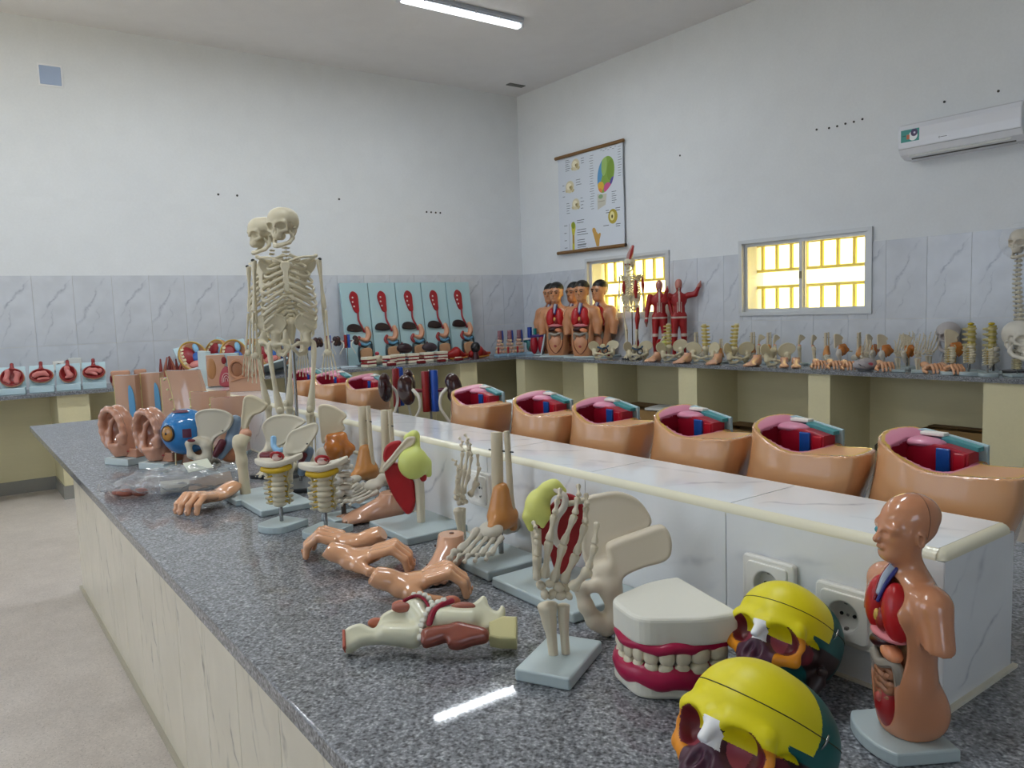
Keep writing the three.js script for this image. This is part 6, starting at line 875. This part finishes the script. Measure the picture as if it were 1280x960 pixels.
{
  const Y = counterZ + .001;
  const a = pelvisModel('pale pelvis with dark vessels in front of the right torsos', [-.4, Y, 1.86], FC, { vessels: true }); copy(a, 'pale pelvis with dark vessels right of the muscle skeleton', [-.4, Y, 2.34], FC + .3);
  const b = pelvisModel('pelvis with golden lower spine leaning left, below the muscle figures', [-.34, Y, 2.74], FC + .2, { spine: true }); b.rotation.z = .1; drop(b, counterZ); copy(b, 'pelvis with golden lower spine between the two windows', [-.36, Y, 3.13], FC - .6).rotation.z = -.02; const c2 = copy(b, 'pelvis with golden lower spine under the larger window', [-.36, Y, 3.5], FC + .35); c2.rotation.z = 0; drop(c2, counterZ);
  const d = pelvisModel('wide low pelvis bone under the larger window behind two feet', [-.42, Y, 3.93], FC + .2); drop(d, counterZ);
  const ft = scene.getObjectByName('foot_model'), hm = scene.getObjectByName('hand_model'), shs = scene.getObjectByName('hand_skeleton'), fs = scene.getObjectByName('foot_skeleton'), sj = scene.getObjectByName('shoulder_joint_model'), hj = scene.getObjectByName('hip_joint_model'), ns = scene.getObjectByName('neck_spine_model'), sm = scene.getObjectByName('shoulder_model_001'), lm = scene.getObjectByName('lumbar_model');
  const row = (src, arr, g, sc = 1) => arr.forEach(([x, z, a, l, k]) => { const o = copy(src, l, [x, counterZ, z], FC + a, g); o.scale.setScalar(sc * (k ?? 1)); });
  row(ft, [[-.46, 2.64, -2.3, 'flesh foot on the right worktop below the muscle figures'], [-.48, 3.02, -2.4, 'flesh foot beside the second golden spine pelvis'], [-.47, 3.36, -2.2, 'glossy flesh foot left of the third golden spine pelvis'], [-.47, 3.76, -2.3, 'flesh foot under the left half of the larger window'], [-.46, 4.03, -1.9, 'flesh foot of a pair under the larger window, left', .85], [-.45, 4.13, -1.9, 'flesh foot of a pair under the larger window, right', .85]], 'flesh feet on the right worktop', 1.05);
  row(hm, [[-.4, 4.27, -1.75, 'flesh hand on the right worktop, first of three beside the paired feet'], [-.4, 4.39, -1.6, 'flesh hand on the right worktop, second of three'], [-.4, 4.51, -1.65, 'flesh hand on the right worktop, third of three'], [-.38, 4.77, -1.7, 'flesh hand beside the wrapped parcel on the right worktop', 1.05], [-.4, 5.1, -1.55, 'reddish flesh hand in front of the hand skeletons, left', 1.05], [-.4, 5.22, -1.5, 'reddish flesh hand in front of the shoulder blade, right', 1.05]], 'flesh hands on the right worktop', 1.0);
  row(shs, [[-.42, 4.93, .1, 'hand skeleton on blue base, left of two on the right worktop'], [-.42, 5.07, .1, 'hand skeleton with spread fingers, right of two on the right worktop'], [-.2, 4.55, .1, 'hand skeleton behind the flesh hands on the right worktop', .8], [-.16, 5.02, -.3, 'hand skeleton in the back row near the tiles'], [-.15, 4.86, .2, 'hand skeleton in the back row behind the left blue base'], [-.3, 4.63, .5, 'small hand skeleton behind the wrapped parcel', .8]], 'hand skeletons on the right worktop');
  row(fs, [[-.17, 2.98, .2, 'ankle model with amber ligaments between two golden spines'], [-.17, 3.32, .4, 'ankle model with amber ligaments behind the glossy foot'], [-.18, 3.68, -.2, 'ankle model with amber ligaments under the larger window, left'], [-.18, 4.22, .3, 'ankle model with amber ligaments under the larger window, right'], [-.16, 3.5, .1, 'ankle model with amber ligaments behind the third golden spine pelvis'], [-.15, 2.86, .6, 'ankle model with amber ligaments behind the first golden spine pelvis'], [-.15, 4.48, .9, 'ankle model with amber ligaments behind the middle flesh hands'], [-.3, 3.27, -.4, 'ankle model with amber ligaments in front, between two pelvis bones', .8]], 'ankle models on the right worktop', .95);
  row(hj, [[-.22, 3.78, .2, 'hip joint bone standing in the back row under the larger window'], [-.2, 4.0, .1, 'upright hip joint with pale blade right of the window middle'], [-.2, 4.13, .5, 'upright hip joint behind the paired feet'], [-.2, 3.6, -.2, 'upright hip joint beside the third golden spine pelvis']], 'hip joints on the right worktop', .8);
  row(sj, [[-.2, 4.36, .2, 'shoulder blade with amber capsule behind the first flesh hands'], [-.22, 4.72, .0, 'shoulder blade with amber capsule in the middle of the back row'], [-.24, 5.22, -.2, 'large pale shoulder blade behind the reddish hands', 1.15], [-.2, 4.62, .6, 'shoulder blade with amber capsule just left of the parcel'], [-.2, 4.88, -.3, 'shoulder blade with amber capsule between the hand skeletons']], 'shoulder blades on the right worktop', .95);
  row(sm, [[-.2, 2.52, .2, 'red and lime shoulder muscle model on the right worktop']], undefined, .9);
  row(ns, [[-.47, 5.305, 0, 'neck spine on blue base, leftmost on the right worktop'], [-.46, 5.42, .1, 'neck spine on blue base, second on the right worktop', 1.05], [-.47, 5.54, .2, 'neck spine on blue base beside the wrapped skull', .95]], 'neck spines on the right worktop', 1.35); scene.children.filter((o) => /^neck_spine_model_00[2-9]/.test(o.name)).forEach((o) => o.children.filter((m) => /skull_base|stem|collar/.test(m.name)).forEach((m) => o.remove(m))); row(lm, [[-.3, 5.5, .4, 'large vertebrae behind the neck spines on the right worktop']], undefined, 1.1);
  // lower spine columns
  for (const [x, z, l] of [[-.2, 5.31, 'golden lower spine column, left of two by the tiles'], [-.2, 5.44, 'golden lower spine column, right and taller of two by the tiles']]) { const t = thing('lower_spine_model', l, 'spine model', [x, counterZ, z], FC, 'lower spine columns'); P(t, 'base', rbx(.12, .014, .1, 0, .007, 0, .003), BASE); P(t, 'rod', tube([[0, .012, 0], [0, .12, 0]], .006, { rad: 8, cap: 0 }), STEEL); for (let i = 0; i < 6; i++) { const v = P(t, 'vertebra', VERT, M('#cfc28e', .42)); v.position.set(0, .11 + i * .036, 0); v.scale.set(1.5, 2, 1.5); P(t, 'disc', cyl(.024, .024, .013, 0, .122 + i * .036, .016, 12), M('#b9a850', .4)); } P(t, 'yellow_cap', sph(1, 0, .325, .004, .022, .01, .018, 12), M('#c9b020', .4)); }
  // wrapped skulls on necks
  for (const [x, z, l] of [[-.4, 5.69, 'white skull on a neck spine with plastic wrapping, facing the camera'], [-.4, 5.9, 'white skull on a neck spine at the right picture edge']]) { const t = thing('skull_model', l, 'skull model', [x, counterZ, z], FC - .1, 'white skulls on neck spines'), m = M('#dcd6c8', .4); P(t, 'base', rbx(.14, .016, .12, 0, .008, 0, .003), BASE); P(t, 'rod', tube([[0, .014, -.02], [0, .06, -.02]], .005, { rad: 8, cap: 0 }), STEEL); for (let i = 0; i < 6; i++) { const v = P(t, 'vertebra', VERT, M('#cfc49c', .45)); v.position.set(0, .05 + i * .013, -.02); } const s = P(t, 'skull', plainSkull, m); s.scale.setScalar(1.28); s.position.set(0, .165, .0); const rows = new THREE.Group(); for (const yy of [.158, .142]) for (let i = 0; i < 10; i++) { const a = mix(-1.1, 1.1, i / 9), q = P(t, 'tooth', toothGeo, m); q.scale.set(.0085, .016, .008); q.position.set(.033 * sin(a), yy, .066 + .047 * cos(a)); q.rotation.y = a; } }
  { const t = thing('wrapped_skull', 'grey plastic-wrapped skull behind the shoulder blade near the tiles', 'skull model', [-.1, counterZ + .0, 5.12], FC - .4); const s = P(t, 'skull', plainSkull, M('#b9b2b0', .5)); s.scale.setScalar(1.15); s.position.y = .17; P(t, 'stand', cyl(.05, .03, .12, 0, 0, -.02, 14), M('#9a9894', .4)); }
  { const t = thing('spinal_column_model', 'tall spinal column topped by a wrapped skull at the right edge', 'spine model', [-.19, counterZ, 5.6], FC), m = M('#d2cab4', .42); P(t, 'base', rbx(.16, .02, .14, 0, .01, 0, .004), M('#5a5a5a', .4)); P(t, 'rod', tube([[0, .02, -.03], [0, .8, -.03]], .006, { rad: 8, cap: 0 }), STEEL); for (let i = 0; i < 23; i++) { const u = i / 22, v = P(t, 'vertebra', VERT, m); v.position.set(0, .12 + u * .64, .02 * sin(u * 6)); const k = mix(1.45, .85, u); v.scale.set(k, k * 1.45, k); } const s = P(t, 'skull', plainSkull, M('#cfc6b4', .4)); s.scale.setScalar(.98); s.position.set(-.01, .79, .03); s.rotation.set(0, -1.1, 0); P(t, 'wrapping', sph(1, -.01, .86, .02, .12, .12, .13, 24), new THREE.MeshPhysicalMaterial({ color: '#ffffff', transmission: .96, thickness: 0, roughness: .12, ior: 1.2 }), 'clear wrapping'); }
  { const t = thing('wrapped_parcel', 'grey plastic-wrapped parcel among the flesh hands on the right worktop', 'parcel', [-.46, counterZ, 4.71], FC); P(t, 'parcel_body', bend(new THREE.SphereGeometry(1, 28, 18), (x, y, z) => { const n = vnoise(x * 5 + 3, z * 5 + y * 4, 77) - .5; return [x * .085 + n * .014, max(.001, .045 + y * .045 + n * .012), z * .06 + n * .01]; }), M('#a9a2a4', .35)); P(t, 'pink_mark', sph(1, .01, .05, .055, .02, .012, .006, 10), M('#b4505c', .5)); }
}
// ---------- storage under the worktop and on the bench ----------
{
  const card = M('#8f6f42', .8), card2 = M('#6f532e', .85);
  const carton = (label, pos, w, h, d, turn) => { const t = thing('carton', label, 'carton', pos, turn, 'cartons under the worktop'); P(t, 'body', merge([bx(-w / 2, 0, -d / 2, w / 2, .006, d / 2), bx(-w / 2, .006, -d / 2, w / 2, h, -d / 2 + .006), bx(-w / 2, .006, d / 2 - .006, w / 2, h, d / 2), bx(-w / 2, .006, -d / 2 + .006, -w / 2 + .006, h, d / 2 - .006), bx(w / 2 - .006, .006, -d / 2 + .006, w / 2, h, d / 2 - .006)]), card); P(t, 'flap', rbx(w, .005, d * .5, 0, h + .004, -d * .25, .001), card2); P(t, 'flap', rb(w, .005, d * .45, .001).rotateX(-.25).translate(0, h - .02, d * .2), card2); return t; };
  carton('wide brown carton with white papers under the right worktop', [-.3, 0, 2.45], .84, .41, .42, -PI / 2); one('paper_stack', rb(.3, .02, .22, .002).translate(0, .01, 0), M('#c9c9c4', .7), 'white papers lying on the wide brown carton', 'paper', [-.36, .4195, 2.62], .3);
  carton('brown carton under the right worktop below the larger window', [-.3, 0, 3.62], .6, .33, .4, -PI / 2); carton('dark brown carton in the right bay under the worktop', [-.13, 0, 5.25], .5, .46, .2, -PI / 2);
  for (const [x, y, z, l] of [[-.42, 0, 4.95, 'black round stool seat under the worktop, left'], [-.45, 0, 5.32, 'black round stool seat under the worktop, right']]) { const t = thing('stool', l, 'stool', [x, y, z], 0, 'black stools under the worktop'); P(t, 'seat', new THREE.LatheGeometry([[.0001, .36], [.15, .36], [.165, .345], [.165, .32], [.15, .305], [.0001, .305]].map((p) => new THREE.Vector2(...p)), 28), M('#141517', .45)); P(t, 'column', cyl(.025, .025, .3, 0, .01, 0, 12), M('#3c3e40', .4, { metalness: .6 })); P(t, 'foot_ring', new THREE.TorusGeometry(.11, .012, 8, 28).rotateX(PI / 2).translate(0, .013, 0), M('#1c1d1f', .5)); for (let k = 0; k < 3; k++) P(t, 'spoke', tube([[0, .02, 0], [.11 * cos(k * 2.09), .014, .11 * sin(k * 2.09)]], .008, { rad: 6 }), M('#1c1d1f', .5)); }
  const t = thing('white_crate', 'white lidded box on the bench behind the abdomen sections', 'box', [-4.3, CT, 5.67], 0); P(t, 'box_body', rbx(.26, .18, .42, 0, .09, 0, .006), M('#ccd6d8', .45)); P(t, 'lid', rbx(.275, .02, .435, 0, .19, 0, .005), M('#dbe4e6', .4)); for (const z of [-.07, .07]) P(t, 'lid_rib', rbx(.27, .006, .012, 0, .202, z, .002), M('#dbe4e6', .4));
  const u = thing('brown_knob_model', 'small dark brown knob model at the right edge of the bench', 'organ model', [-4.62, CT, 7.52], 0); P(u, 'knob', sph(.02, 0, .035, 0, 1, 1, 1, 14), M('#5a3424', .35)); P(u, 'foot', cyl(.02, .012, .02, 0, 0, 0, 12), M('#c3cfd0', .4));
}
// ---------- hand over ----------
scene.traverse((o) => { if (o.isMesh) { o.castShadow = true; o.receiveShadow = true; } if (o.isLight && !o.isRectAreaLight) o.castShadow = true; });
renderer.render(scene, camera);
